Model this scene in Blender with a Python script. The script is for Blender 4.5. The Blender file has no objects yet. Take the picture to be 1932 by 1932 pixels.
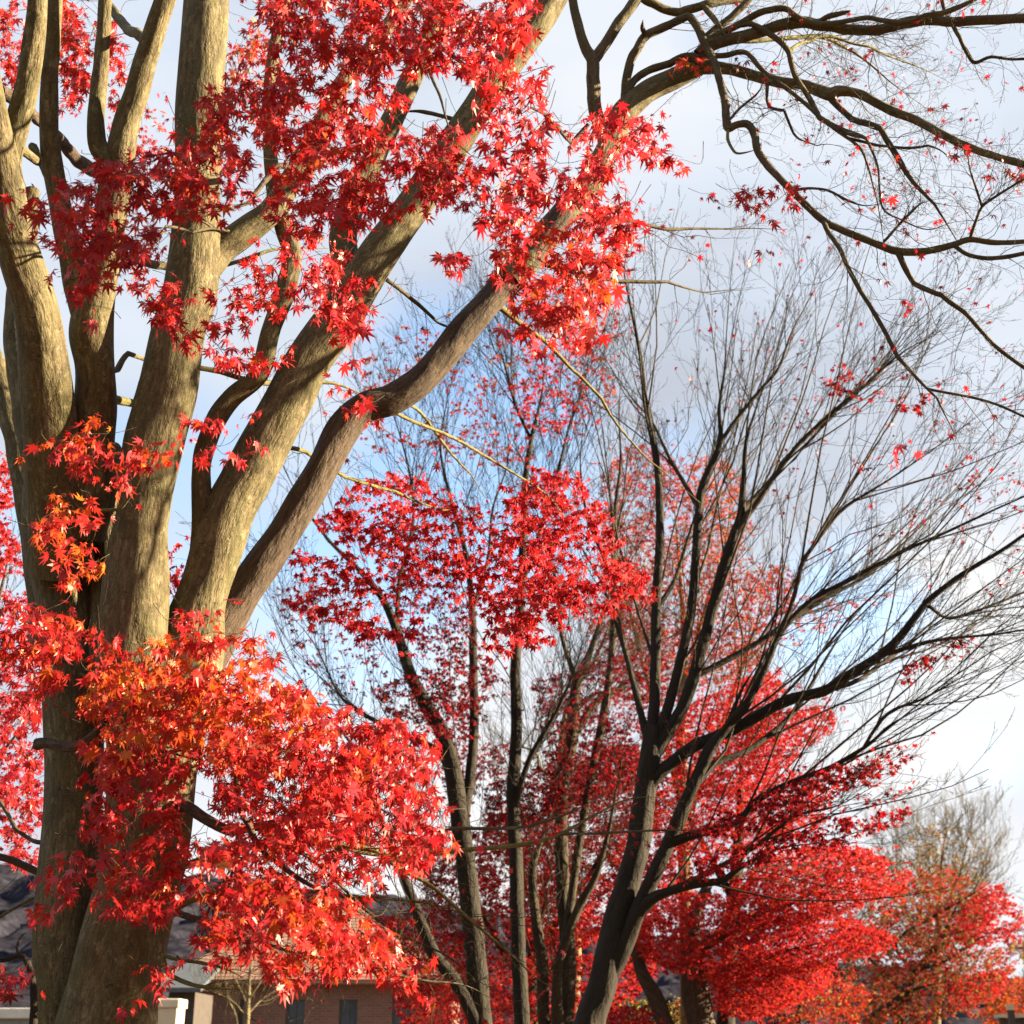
import bpy, math
import numpy as np

# ------------------------------------------------------------------ camera, world, sun, exposure
SC = bpy.context.scene
COL = SC.collection
PITCH = math.radians(21.1)
TANH = math.tan(math.radians(20.0))
EYE = np.array([0.0, 0.0, 1.6])
cam_d = bpy.data.cameras.new('camera')
cam = bpy.data.objects.new('camera', cam_d)
COL.objects.link(cam)
cam.location = EYE
cam.rotation_euler = (math.radians(90) + PITCH, 0, 0)
cam_d.sensor_fit = 'HORIZONTAL'
cam_d.sensor_width = 36.0
cam_d.angle = math.radians(40.0)
cam_d.clip_start = 0.05
cam_d.clip_end = 6000
cam_d.dof.use_dof = True
cam_d.dof.focus_distance = 6.2
cam_d.dof.aperture_fstop = 4.5
SC.camera = cam

SUN_EL, SUN_AZ = math.radians(18.0), math.radians(-4.0)      # low sun from the right
TO_SUN = np.array([math.cos(SUN_EL) * math.cos(SUN_AZ), -math.cos(SUN_EL) * math.sin(SUN_AZ), math.sin(SUN_EL)])
from mathutils import Vector, Matrix
sun_d = bpy.data.lights.new('sun', 'SUN')
sun = bpy.data.objects.new('sun', sun_d)
COL.objects.link(sun)
sun_d.energy = 5.0
sun_d.angle = math.radians(0.53)
sun_d.color = (1.0, 0.79, 0.50)
sun.location = (30, -8, 14)
sun.rotation_euler = Vector(TO_SUN).to_track_quat('Z', 'Y').to_euler()

SC.view_settings.view_transform = 'Standard'
SC.view_settings.look = 'None'
SC.view_settings.gamma = 1.0
SC.view_settings.exposure = 3.0
SC.render.engine = 'CYCLES'
SC.cycles.max_bounces = 8
SC.cycles.diffuse_bounces = 3
SC.cycles.transmission_bounces = 4
SC.cycles.transparent_max_bounces = 4
SC.cycles.caustics_reflective = False
SC.cycles.caustics_refractive = False
SC.cycles.use_denoising = True
SC.cycles.sample_clamp_indirect = 4.0


def view_dir(x, y):
    u = (x - 966.0) / 966.0 * TANH
    v = (966.0 - y) / 966.0 * TANH
    cp, sp = math.cos(PITCH), math.sin(PITCH)
    return np.array([u, cp - v * sp, sp + v * cp])


def at(x, y, Y):
    d = view_dir(x, y)
    return EYE + d * (Y / d[1])


def px(y, Y):
    """metres per photo unit at a point seen at height y and standing Y metres away"""
    d = view_dir(966, y)
    return TANH / 966.0 * (Y / d[1])


def proj(P):
    cp, sp = math.cos(PITCH), math.sin(PITCH)
    d = P - EYE
    f = d[:, 1] * cp + d[:, 2] * sp
    v = (-d[:, 1] * sp + d[:, 2] * cp) / f
    u = d[:, 0] / f
    return np.stack([966 + u / TANH * 966, 966 - v / TANH * 966], 1)


W = bpy.data.worlds.new('World')
SC.world = W
W.use_nodes = True
nt = W.node_tree
for n in list(nt.nodes):
    nt.nodes.remove(n)


def N(tree, typ, **kw):
    n = tree.nodes.new(typ)
    for k, v in kw.items():
        setattr(n, k, v)
    return n


def build_world():
    L = nt.links.new
    out = N(nt, 'ShaderNodeOutputWorld')
    sky = N(nt, 'ShaderNodeTexSky', sky_type='NISHITA')
    sky.sun_disc = False
    sky.sun_elevation = SUN_EL
    sky.sun_rotation = math.atan2(TO_SUN[0], TO_SUN[1])
    sky.air_density = 1.0
    sky.dust_density = 0.6
    bg_sky = N(nt, 'ShaderNodeBackground')
    bg_sky.inputs['Strength'].default_value = 0.05
    L(sky.outputs[0], bg_sky.inputs['Color'])
    tc = N(nt, 'ShaderNodeTexCoord')

    def noise(scale, detail, rough, off, zs):
        mp = N(nt, 'ShaderNodeMapping')
        mp.inputs['Location'].default_value = off
        mp.inputs['Scale'].default_value = (1, 1, zs)
        L(tc.outputs['Generated'], mp.inputs['Vector'])
        t = N(nt, 'ShaderNodeTexNoise')
        t.inputs['Scale'].default_value = scale
        t.inputs['Detail'].default_value = detail
        t.inputs['Roughness'].default_value = rough
        L(mp.outputs[0], t.inputs['Vector'])
        return t.outputs['Fac']

    def math_(op, a, b=None, clamp=False):
        m = N(nt, 'ShaderNodeMath', operation=op)
        m.use_clamp = clamp
        for i, v in enumerate((a, b)):
            if v is None:
                continue
            if isinstance(v, (int, float)):
                m.inputs[i].default_value = v
            else:
                L(v, m.inputs[i])
        return m.outputs[0]

    def blob(x, y, inner, outer):
        d = view_dir(x, y)
        d = d / np.linalg.norm(d)
        dp = N(nt, 'ShaderNodeVectorMath', operation='DOT_PRODUCT')
        L(tc.outputs['Generated'], dp.inputs[0])
        dp.inputs[1].default_value = d
        mr = N(nt, 'ShaderNodeMapRange', interpolation_type='SMOOTHSTEP')
        L(dp.outputs['Value'], mr.inputs['Value'])
        mr.inputs['From Min'].default_value = math.cos(math.radians(outer))
        mr.inputs['From Max'].default_value = math.cos(math.radians(inner))
        return mr.outputs[0]

    # cloud cover: mostly overcast with openings of blue
    n1 = noise(3.2, 7, .55, (1.3, .2, 4.1), 2.2)
    cover = math_('ADD', n1, .22)
    for (x, y, a, b, w) in BLUE:
        cover = math_('SUBTRACT', cover, math_('MULTIPLY', blob(x, y, a, b), w))
    mr = N(nt, 'ShaderNodeMapRange', interpolation_type='SMOOTHSTEP')
    L(cover, mr.inputs['Value'])
    mr.inputs['From Min'].default_value = .24
    mr.inputs['From Max'].default_value = .66
    # cloud tone: grey bases and white banks
    n2 = noise(4.0, 6, .5, (7.3, 2.2, .4), 2.6)
    tone = math_('MULTIPLY', math_('SUBTRACT', n2, .5), .8)
    tone = math_('ADD', tone, .42)
    for (x, y, a, b, w) in WHITE:
        tone = math_('ADD', tone, math_('MULTIPLY', blob(x, y, a, b), w))
    ramp = N(nt, 'ShaderNodeValToRGB')
    e = ramp.color_ramp.elements
    e[0].position, e[0].color = 0.0, (.068, .073, .084, 1)
    e[1].position, e[1].color = 1.0, (.136, .134, .131, 1)
    m = e.new(.5)
    m.color = (.097, .106, .120, 1)
    L(tone, ramp.inputs['Fac'])
    bg_c = N(nt, 'ShaderNodeBackground')
    L(ramp.outputs[0], bg_c.inputs['Color'])
    # the bank of cloud only stands in the part of the sky ahead; overhead and behind is clearer
    mix = N(nt, 'ShaderNodeMixShader')
    L(mr.outputs[0], mix.inputs[0])
    L(bg_sky.outputs[0], mix.inputs[1])
    L(bg_c.outputs[0], mix.inputs[2])
    L(mix.outputs[0], out.inputs['Surface'])


BLUE = [(880, 860, 1.5, 8, .42), (300, 960, 1, 7, .38), (1600, 1180, .5, 4.5, .26), (650, 1180, 1, 6, .32),
        (1360, 60, .3, 3, .2), (1900, 1440, .3, 3, .18), (60, 1060, 1, 5, .26), (1320, 880, .5, 4, .25), (20, 250, 1, 6, .1)]
WHITE = [(1930, 1420, 1, 12, .42), (1500, 150, 3, 15, .20), (700, 1650, 3, 14, .45), (1450, 700, 2, 9, -.22),
         (300, 250, 2, 10, .08), (1100, 560, 2, 8, -.1)]
build_world()

# ------------------------------------------------------------------ helpers
RS = np.random.RandomState(7)


def empty(name, loc, label=None, cat=None, group=None):
    o = bpy.data.objects.new(name, None)
    COL.objects.link(o)
    o.location = loc
    o.empty_display_size = .3
    if label:
        o['label'] = label
        o['category'] = cat
    if group:
        o['group'] = group
    return o


def root_of(parent):
    off = np.zeros(3)
    while parent is not None:
        off = off + np.array(parent.location)
        parent = parent.parent
    return off


def build(name, V, faces, mat, parent=None, smooth=True, attrs=None, cols=None, uv=None):
    """faces: list of (M,k) int arrays"""
    V = np.asarray(V, dtype=np.float64)
    if parent is not None:
        V = V - root_of(parent)
    me = bpy.data.meshes.new(name)
    me.vertices.add(len(V))
    me.vertices.foreach_set('co', V.astype(np.float32).ravel())
    faces = [np.asarray(f, dtype=np.int32) for f in faces if len(f)]
    tot = sum(f.size for f in faces)
    nf = sum(len(f) for f in faces)
    me.loops.add(tot)
    me.loops.foreach_set('vertex_index', np.concatenate([f.ravel() for f in faces]))
    me.polygons.add(nf)
    lt = np.concatenate([np.full(len(f), f.shape[1], dtype=np.int32) for f in faces])
    ls = np.concatenate([[0], np.cumsum(lt)[:-1]]).astype(np.int32)
    me.polygons.foreach_set('loop_start', ls)
    me.polygons.foreach_set('loop_total', lt)
    me.polygons.foreach_set('use_smooth', np.full(nf, smooth, dtype=bool))
    me.update(calc_edges=True)
    if attrs is not None:
        a = me.attributes.new('bk', 'FLOAT_VECTOR', 'POINT')
        a.data.foreach_set('vector', np.asarray(attrs, dtype=np.float32).ravel())
    if cols is not None:
        a = me.attributes.new('tint', 'FLOAT_COLOR', 'POINT')
        c = np.ones((len(V), 4), dtype=np.float32)
        c[:, :3] = cols
        a.data.foreach_set('color', c.ravel())
    me.validate()
    o = bpy.data.objects.new(name, me)
    COL.objects.link(o)
    if mat is not None:
        me.materials.append(mat)
    if parent is not None:
        o.parent = parent
    return o


class MB:
    def __init__(s):
        s.V, s.Q, s.A = [], [], []
        s.n = 0

    def add(s, V, Q, A=None):
        s.V.append(V)
        s.Q.append(Q + s.n)
        s.A.append(A if A is not None else V)
        s.n += len(V)

    def box(s, c, size, rot=0):
        x, y, z = np.array(size) / 2.0
        v = np.array([[-x, -y, -z], [x, -y, -z], [x, y, -z], [-x, y, -z], [-x, -y, z], [x, -y, z], [x, y, z], [-x, y, z]])
        cr, sr = math.cos(rot), math.sin(rot)
        v = v @ np.array([[cr, sr, 0], [-sr, cr, 0], [0, 0, 1]]) + np.array(c)
        q = np.array([[0, 3, 2, 1], [4, 5, 6, 7], [0, 1, 5, 4], [1, 2, 6, 5], [2, 3, 7, 6], [3, 0, 4, 7]])
        s.add(v, q)

    def build(s, name, mat, parent=None, smooth=True, bevel=0):
        if not s.V:
            return None
        o = build(name, np.concatenate(s.V), [np.concatenate(s.Q)], mat, parent, smooth, attrs=np.concatenate(s.A))
        if bevel:
            m = o.modifiers.new('bevel', 'BEVEL')
            m.width = bevel
            m.segments = 2
            m.limit_method = 'ANGLE'
        return o


def catmull(P, k):
    P = np.asarray(P, dtype=float)
    Q = np.vstack([2 * P[0] - P[1], P, 2 * P[-1] - P[-2]])
    out = []
    t = np.linspace(0, 1, k, endpoint=False)[:, None]
    for i in range(len(P) - 1):
        p0, p1, p2, p3 = Q[i:i + 4]
        out.append(.5 * (2 * p1 + (p2 - p0) * t + (2 * p0 - 5 * p1 + 4 * p2 - p3) * t ** 2 + (3 * p1 - p0 - 3 * p2 + p3) * t ** 3))
    out.append(P[-1:])
    return np.vstack(out)


def tube(mb, P, R, sides, rough=0.0, rng=RS, cap=True):
    P = np.asarray(P, dtype=float)
    R = np.asarray(R, dtype=float)
    n = len(P)
    T = np.gradient(P, axis=0)
    T /= np.linalg.norm(T, axis=1)[:, None] + 1e-9
    ref = np.array([.31, .94, .12])
    if abs(T.mean(0) @ ref) > .85:
        ref = np.array([1.0, 0, .1])
    # parallel transport
    U = np.zeros_like(P)
    u = ref - T[0] * (ref @ T[0])
    u /= np.linalg.norm(u)
    for i in range(n):
        u = u - T[i] * (u @ T[i])
        u /= np.linalg.norm(u) + 1e-9
        U[i] = u
    Vv = np.cross(T, U)
    th = np.linspace(0, 2 * math.pi, sides, endpoint=False)
    L = np.concatenate([[0], np.cumsum(np.linalg.norm(np.diff(P, axis=0), axis=1))]) + rng.rand() * 50
    rr = np.repeat(R[:, None], sides, 1)
    if rough > 0:
        m = np.zeros((n, sides))
        rm = R.mean()
        for k in range(9):
            a = rng.randint(1, 6)
            f = rng.uniform(.25, 1.5) / max(rm, .02)
            m += np.sin(a * th[None, :] + rng.uniform(-.4, .4) * L[:, None] / max(rm, .02) + rng.rand() * 7) * \
                np.sin(f * L[:, None] + rng.rand() * 7) / (1 + .3 * a)
        rr = rr * (1 + rough * m * .45)
    c, s_ = np.cos(th), np.sin(th)
    V = P[:, None, :] + rr[:, :, None] * (U[:, None, :] * c[None, :, None] + Vv[:, None, :] * s_[None, :, None])
    A = np.stack([rr * c[None, :], rr * s_[None, :], np.repeat(L[:, None], sides, 1)], 2)
    V = V.reshape(-1, 3)
    A = A.reshape(-1, 3)
    i = np.arange(n - 1)[:, None] * sides
    j = np.arange(sides)[None, :]
    j2 = (j + 1) % sides
    Q = np.stack([i + j, i + j2, i + sides + j2, i + sides + j], 2).reshape(-1, 4)
    if cap:
        V = np.vstack([V, P[-1] + T[-1] * R[-1] * .4])
        A = np.vstack([A, [0, 0, L[-1]]])
        b = (n - 1) * sides
        jj = np.arange(sides)
        tip = n * sides
        Q = np.vstack([Q, np.stack([b + jj, b + (jj + 1) % sides, np.full(sides, tip), np.full(sides, tip)], 1)])
    mb.add(V, Q, A)


def fixq(o):
    return o


def vnoise(x, y, seed):
    xi, yi = np.floor(x).astype(int), np.floor(y).astype(int)
    fx, fy = x - xi, y - yi
    fx, fy = fx * fx * (3 - 2 * fx), fy * fy * (3 - 2 * fy)

    def h(a, b):
        v = np.sin(a * 127.1 + b * 311.7 + seed * 74.7) * 43758.5453
        return v - np.floor(v)
    return (h(xi, yi) * (1 - fx) + h(xi + 1, yi) * fx) * (1 - fy) + (h(xi, yi + 1) * (1 - fx) + h(xi + 1, yi + 1) * fx) * fy


def inside(poly, X, Y):
    poly = np.asarray(poly, dtype=float)
    r = np.zeros(len(X), dtype=bool)
    j = len(poly) - 1
    for i in range(len(poly)):
        xi, yi = poly[i]
        xj, yj = poly[j]
        c = ((yi > Y) != (yj > Y)) & (X < (xj - xi) * (Y - yi) / (yj - yi + 1e-9) + xi)
        r ^= c
        j = i
    return r


def area(poly):
    p = np.asarray(poly, dtype=float)
    return abs(np.sum(p[:, 0] * np.roll(p[:, 1], -1) - p[:, 1] * np.roll(p[:, 0], -1))) / 2


# ------------------------------------------------------------------ materials
def new_mat(name):
    m = bpy.data.materials.new(name)
    m.use_nodes = True
    t = m.node_tree
    for n in list(t.nodes):
        t.nodes.remove(n)
    return m, t


def bark_mat(name, base, dark, light, moss=None, scale=1.0, lichen=.5, bump=.55):
    m, t = new_mat(name)
    L = t.links.new
    out = N(t, 'ShaderNodeOutputMaterial')
    bs = N(t, 'ShaderNodeBsdfPrincipled')
    bs.inputs['Roughness'].default_value = .85
    bs.inputs['Specular IOR Level'].default_value = .25
    L(bs.outputs[0], out.inputs[0])
    at_ = N(t, 'ShaderNodeAttribute', attribute_name='bk')

    def noise(sx, sz, detail, rough=.6):
        mp = N(t, 'ShaderNodeMapping')
        mp.inputs['Scale'].default_value = (sx * scale, sx * scale, sz * scale)
        L(at_.outputs['Vector'], mp.inputs['Vector'])
        x = N(t, 'ShaderNodeTexNoise')
        x.inputs['Scale'].default_value = 1
        x.inputs['Detail'].default_value = detail
        x.inputs['Roughness'].default_value = rough
        L(mp.outputs[0], x.inputs['Vector'])
        return x.outputs['Fac']

    def ramp(f, stops):
        r = N(t, 'ShaderNodeValToRGB')
        e = r.color_ramp.elements
        e[0].position, e[0].color = stops[0][0], (*stops[0][1], 1)
        e[1].position, e[1].color = stops[-1][0], (*stops[-1][1], 1)
        for p, c in stops[1:-1]:
            k = e.new(p)
            k.color = (*c, 1)
        L(f, r.inputs['Fac'])
        return r.outputs[0]

    def mix(f, a, b):
        x = N(t, 'ShaderNodeMix', data_type='RGBA')
        L(f, x.inputs[0])
        if isinstance(a, tuple):
            x.inputs[6].default_value = (*a, 1)
        else:
            L(a, x.inputs[6])
        if isinstance(b, tuple):
            x.inputs[7].default_value = (*b, 1)
        else:
            L(b, x.inputs[7])
        return x.outputs[2]

    streak = noise(62, 13, 6, .65)
    patch = noise(13, 5, 5)
    c = ramp(streak, [(.28, dark), (.5, base), (.72, light)])
    pf = ramp(patch, [(.35, (0, 0, 0)), (.7, (1, 1, 1))])
    if moss:
        c = mix(pf, c, moss)
    big = noise(6.5, 5, 4, .6)
    bf = ramp(big, [(.54, (0, 0, 0)), (.66, (.55, .55, .55))])
    c = mix(bf, c, (base[0] * .42, base[1] * .40, base[2] * .42))
    pale = noise(17, 12, 4, .62)
    plf = ramp(pale, [(.58, (0, 0, 0)), (.66, (lichen * .9,) * 3)])
    c = mix(plf, c, (light[0] * 1.1, light[1] * 1.12, light[2] * 1.2))
    # pale lichen blotches
    sp = noise(38, 26, 3, .5)
    sf = ramp(sp, [(.60, (0, 0, 0)), (.74, (lichen,) * 3)])
    c = mix(sf, c, (min(light[0] * 1.35, .6), min(light[1] * 1.35, .58), min(light[2] * 1.5, .5)))
    # dark cracks and knots
    kn = noise(26, 60, 3, .55)
    kf = ramp(kn, [(.27, (1, 1, 1)), (.36, (0, 0, 0))])
    c = mix(kf, c, dark)
    L(c, bs.inputs['Base Color'])
    gr = noise(190, 120, 3, .6)
    gf = ramp(gr, [(.30, (.55, .55, .55)), (.62, (1.12, 1.12, 1.12))])
    mg = N(t, 'ShaderNodeMix', data_type='RGBA')
    mg.blend_type = 'MULTIPLY'
    mg.inputs[0].default_value = 1
    L(c, mg.inputs[6])
    L(gf, mg.inputs[7])
    c = mg.outputs[2]
    L(c, bs.inputs['Base Color'])
    b1 = N(t, 'ShaderNodeBump')
    b1.inputs['Strength'].default_value = bump
    b1.inputs['Distance'].default_value = .012
    L(streak, b1.inputs['Height'])
    b2 = N(t, 'ShaderNodeBump')
    b2.inputs['Strength'].default_value = bump * 1.2
    b2.inputs['Distance'].default_value = .05
    L(patch, b2.inputs['Height'])
    L(b1.outputs[0], b2.inputs['Normal'])
    L(b2.outputs[0], bs.inputs['Normal'])
    return m


def leaf_mat(name, trans=.45, spec=.35, rough=.42):
    m, t = new_mat(name)
    L = t.links.new
    out = N(t, 'ShaderNodeOutputMaterial')
    bs = N(t, 'ShaderNodeBsdfPrincipled')
    bs.inputs['Roughness'].default_value = rough
    bs.inputs['Specular IOR Level'].default_value = spec
    tr = N(t, 'ShaderNodeBsdfTranslucent')
    mx = N(t, 'ShaderNodeMixShader')
    mx.inputs[0].default_value = trans
    a = N(t, 'ShaderNodeAttribute', attribute_name='tint')
    L(a.outputs['Color'], bs.inputs['Base Color'])
    L(a.outputs['Color'], tr.inputs['Color'])
    L(bs.outputs[0], mx.inputs[1])
    L(tr.outputs[0], mx.inputs[2])
    L(mx.outputs[0], out.inputs[0])
    return m


def plain_mat(name, col, rough=.7, noise_amt=.25, noise_scale=6.0, metal=0.0):
    m, t = new_mat(name)
    L = t.links.new
    out = N(t, 'ShaderNodeOutputMaterial')
    bs = N(t, 'ShaderNodeBsdfPrincipled')
    bs.inputs['Roughness'].default_value = rough
    bs.inputs['Metallic'].default_value = metal
    tc = N(t, 'ShaderNodeTexCoord')
    x = N(t, 'ShaderNodeTexNoise')
    x.inputs['Scale'].default_value = noise_scale
    x.inputs['Detail'].default_value = 6
    L(tc.outputs['Object'], x.inputs['Vector'])
    r = N(t, 'ShaderNodeValToRGB')
    e = r.color_ramp.elements
    e[0].position, e[0].color = .3, (*[c * (1 - noise_amt) for c in col], 1)
    e[1].position, e[1].color = .7, (*[min(c * (1 + noise_amt), .95) for c in col], 1)
    L(x.outputs['Fac'], r.inputs['Fac'])
    L(r.outputs[0], bs.inputs['Base Color'])
    b = N(t, 'ShaderNodeBump')
    b.inputs['Strength'].default_value = .2
    b.inputs['Distance'].default_value = .01
    L(x.outputs['Fac'], b.inputs['Height'])
    L(b.outputs[0], bs.inputs['Normal'])
    L(bs.outputs[0], out.inputs[0])
    return m


M = {}
M['bark'] = bark_mat('pale_maple_bark', (.092, .073, .038), (.026, .019, .012), (.165, .138, .076), (.056, .052, .018))
M['bark_dark'] = bark_mat('brown_maple_bark', (.048, .033, .022), (.018, .013, .010), (.088, .063, .042), None, lichen=.15)
M['twig'] = bark_mat('grey_brown_twig_bark', (.050, .037, .024), (.024, .018, .012), (.085, .064, .040), (.055, .049, .020), lichen=.3)
M['twig_yellow'] = bark_mat('mossy_yellow_bark', (.105, .088, .030), (.045, .036, .014), (.17, .145, .056), (.09, .088, .024), lichen=.2)
M['bark_mid'] = bark_mat('sunlit_brown_bark', (.075, .056, .034), (.026, .019, .014), (.125, .098, .060), (.062, .056, .022), lichen=.2)  # lighter copy of the brown bark, sunlight put into the colour
M['bark_black'] = bark_mat('shaded_black_bark', (.010, .0068, .0043), (.004, .003, .0022), (.026, .019, .012), (.012, .010, .005), lichen=.25)  # shade on the background trees is put into this near-black colour
M['bark_grey'] = bark_mat('shaded_grey_olive_bark', (.026, .0175, .0105), (.011, .008, .005), (.048, .034, .020), (.026, .021, .009), lichen=.3)  # darkened so the colour carries the shade on background stems and twigs
M['bark_pale'] = bark_mat('pale_yellow_bark', (.125, .10, .054), (.06, .048, .027), (.19, .16, .092), None, lichen=.2)
M['leaf'] = leaf_mat('maple_leaf', .5, .35, .42)
M['leaf_far'] = leaf_mat('far_maple_leaf', .5, .12, .6)

# ------------------------------------------------------------------ leaves
def leaf_template(kind):
    V, T3, Q4 = [], [], []
    if kind == 'near':
        lobes = [(0, 1.0, .135), (38, .94, .13), (-38, .94, .13), (78, .74, .11), (-78, .74, .11), (124, .38, .075), (-124, .38, .075)]
        for a, l, w in lobes:
            a = math.radians(a)
            d = np.array([math.sin(a), math.cos(a), 0])
            s = np.array([math.cos(a), -math.sin(a), 0])
            z = lambda q: np.array([0, 0, -.16 * q * q])
            b = len(V)
            V += [np.zeros(3), d * l * .40 + s * w + z(.4 * l) + [0, 0, .03], d * l * .40 - s * w + z(.4 * l) + [0, 0, .03],
                  d * l * .72 + s * w * .52 + z(.72 * l), d * l * .72 - s * w * .52 + z(.72 * l), d * l + z(l)]
            T3 += [[b, b + 1, b + 2], [b + 3, b + 5, b + 4]]
            Q4 += [[b + 1, b + 3, b + 4, b + 2]]
        b = len(V)
        V += [np.array([-.014, 0, 0]), np.array([.014, 0, 0]), np.array([.010, -.6, .10]), np.array([-.010, -.6, .10])]
        Q4 += [[b, b + 1, b + 2, b + 3]]
    elif kind == 'mid':
        for a, l, w in [(0, 1.0, .19), (40, .93, .18), (-40, .93, .18), (85, .68, .15), (-85, .68, .15)]:
            a = math.radians(a)
            d = np.array([math.sin(a), math.cos(a), 0])
            s = np.array([math.cos(a), -math.sin(a), 0])
            b = len(V)
            V += [np.zeros(3), d * l * .42 + s * w, d * l + np.array([0, 0, -.12]), d * l * .42 - s * w]
            Q4 += [[b, b + 1, b + 2, b + 3]]
    else:
        for a, l, w in [(0, 1.0, .26), (62, .85, .24), (-62, .85, .24)]:
            a = math.radians(a)
            d = np.array([math.sin(a), math.cos(a), 0])
            s = np.array([math.cos(a), -math.sin(a), 0])
            b = len(V)
            V += [np.zeros(3), d * l * .42 + s * w, d * l + np.array([0, 0, -.15]), d * l * .42 - s * w]
            Q4 += [[b, b + 1, b + 2, b + 3]]
    return np.array(V), np.array(T3, dtype=int).reshape(-1, 3), np.array(Q4, dtype=int).reshape(-1, 4)


TEMPL = {k: leaf_template(k) for k in ('near', 'mid', 'far')}

PAL = {
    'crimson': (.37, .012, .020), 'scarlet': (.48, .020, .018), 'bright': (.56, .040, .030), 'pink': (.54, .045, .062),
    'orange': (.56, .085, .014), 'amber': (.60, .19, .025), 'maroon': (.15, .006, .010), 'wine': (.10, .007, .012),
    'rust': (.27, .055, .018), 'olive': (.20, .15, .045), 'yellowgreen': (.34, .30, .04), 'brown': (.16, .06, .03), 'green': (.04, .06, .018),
    'straw': (.38, .27, .10),
}
MIX = {
    'red': (('crimson', 4), ('scarlet', 5), ('bright', 2), ('pink', 1), ('orange', .4)),
    'hot': (('scarlet', 5), ('bright', 4), ('orange', .8), ('crimson', 2), ('pink', 2)),
    'orange': (('orange', 5), ('scarlet', 3), ('bright', 3), ('amber', .9)),
    'fire': (('scarlet', 5), ('orange', 2), ('bright', 3), ('crimson', 2), ('pink', 1), ('amber', .3)),
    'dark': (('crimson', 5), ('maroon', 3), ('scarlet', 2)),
    'maroon': (('maroon', 5), ('wine', 2), ('crimson', 2.5)),
    'pinkred': (('crimson', 4), ('pink', 3), ('scarlet', 3), ('bright', 1)),
    'rusty': (('rust', 4), ('scarlet', 3), ('orange', 1.5), ('crimson', 2), ('straw', .8)),
    'dull': (('crimson', 2.2), ('scarlet', 1.8), ('rust', 3), ('brown', 3), ('olive', 3)),
    'olive': (('olive', 4), ('yellowgreen', 2), ('rust', 1.5), ('brown', 2)),
    'straw': (('straw', 4), ('rust', 1.5), ('olive', 2)),
    'green': (('green', 4), ('yellowgreen', 1.2), ('olive', 2)),
    'amber': (('orange', 4), ('rust', 3), ('amber', 1.5), ('scarlet', 1)),
}


def leaf_mesh(name, pos, axis, size, mixname, kind, parent, rng, label=None, tilt=.6, mat=None):
    n = len(pos)
    if n == 0:
        return None
    NLEAF[0] += n
    tv, t3, q4 = TEMPL[kind]
    axis = axis / (np.linalg.norm(axis, axis=1)[:, None] + 1e-9)
    up = np.array([0, 0, 1.0])[None, :] + rng.randn(n, 3) * tilt
    nz = up - axis * np.sum(up * axis, 1)[:, None]
    nz /= np.linalg.norm(nz, axis=1)[:, None] + 1e-9
    nx = np.cross(axis, nz)
    s = (size * rng.choice([.5, .75, .95, 1.05, 1.2], n) * rng.uniform(.85, 1.12, n))[:, None, None]
    curl = rng.uniform(-.3, 3.4, n)[:, None, None]
    wid = rng.uniform(.55, 1.08, n)[:, None, None]
    V = tv[None, :, 0:1] * wid * nx[:, None, :] + tv[None, :, 1:2] * axis[:, None, :] + tv[None, :, 2:3] * curl * nz[:, None, :]
    V = V * s + pos[:, None, :]
    k = len(tv)
    off = (np.arange(n) * k)[:, None, None]
    faces = []
    if len(t3):
        faces.append((t3[None] + off).reshape(-1, 3))
    faces.append((q4[None] + off).reshape(-1, 4))
    names = [a for a, b in MIX[mixname]]
    w = np.array([b for a, b in MIX[mixname]], dtype=float)
    idx = rng.choice(len(names), n, p=w / w.sum())
    c = np.array([PAL[a] for a in names])[idx]
    c = .74 * c * rng.uniform(.75, 1.2, (n, 1)) * (1 + rng.randn(n, 3) * .05)
    cols = np.repeat(np.clip(c, .004, .85)[:, None, :], k, 1).reshape(-1, 3)
    o = build(name, V.reshape(-1, 3), faces, mat or M['leaf'], parent, smooth=False, cols=cols)
    if label:
        o['label'] = label
    return o


COV = {'near': 3.4, 'mid': 4.3, 'far': 3.8}
NLEAF = [0]


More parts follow.
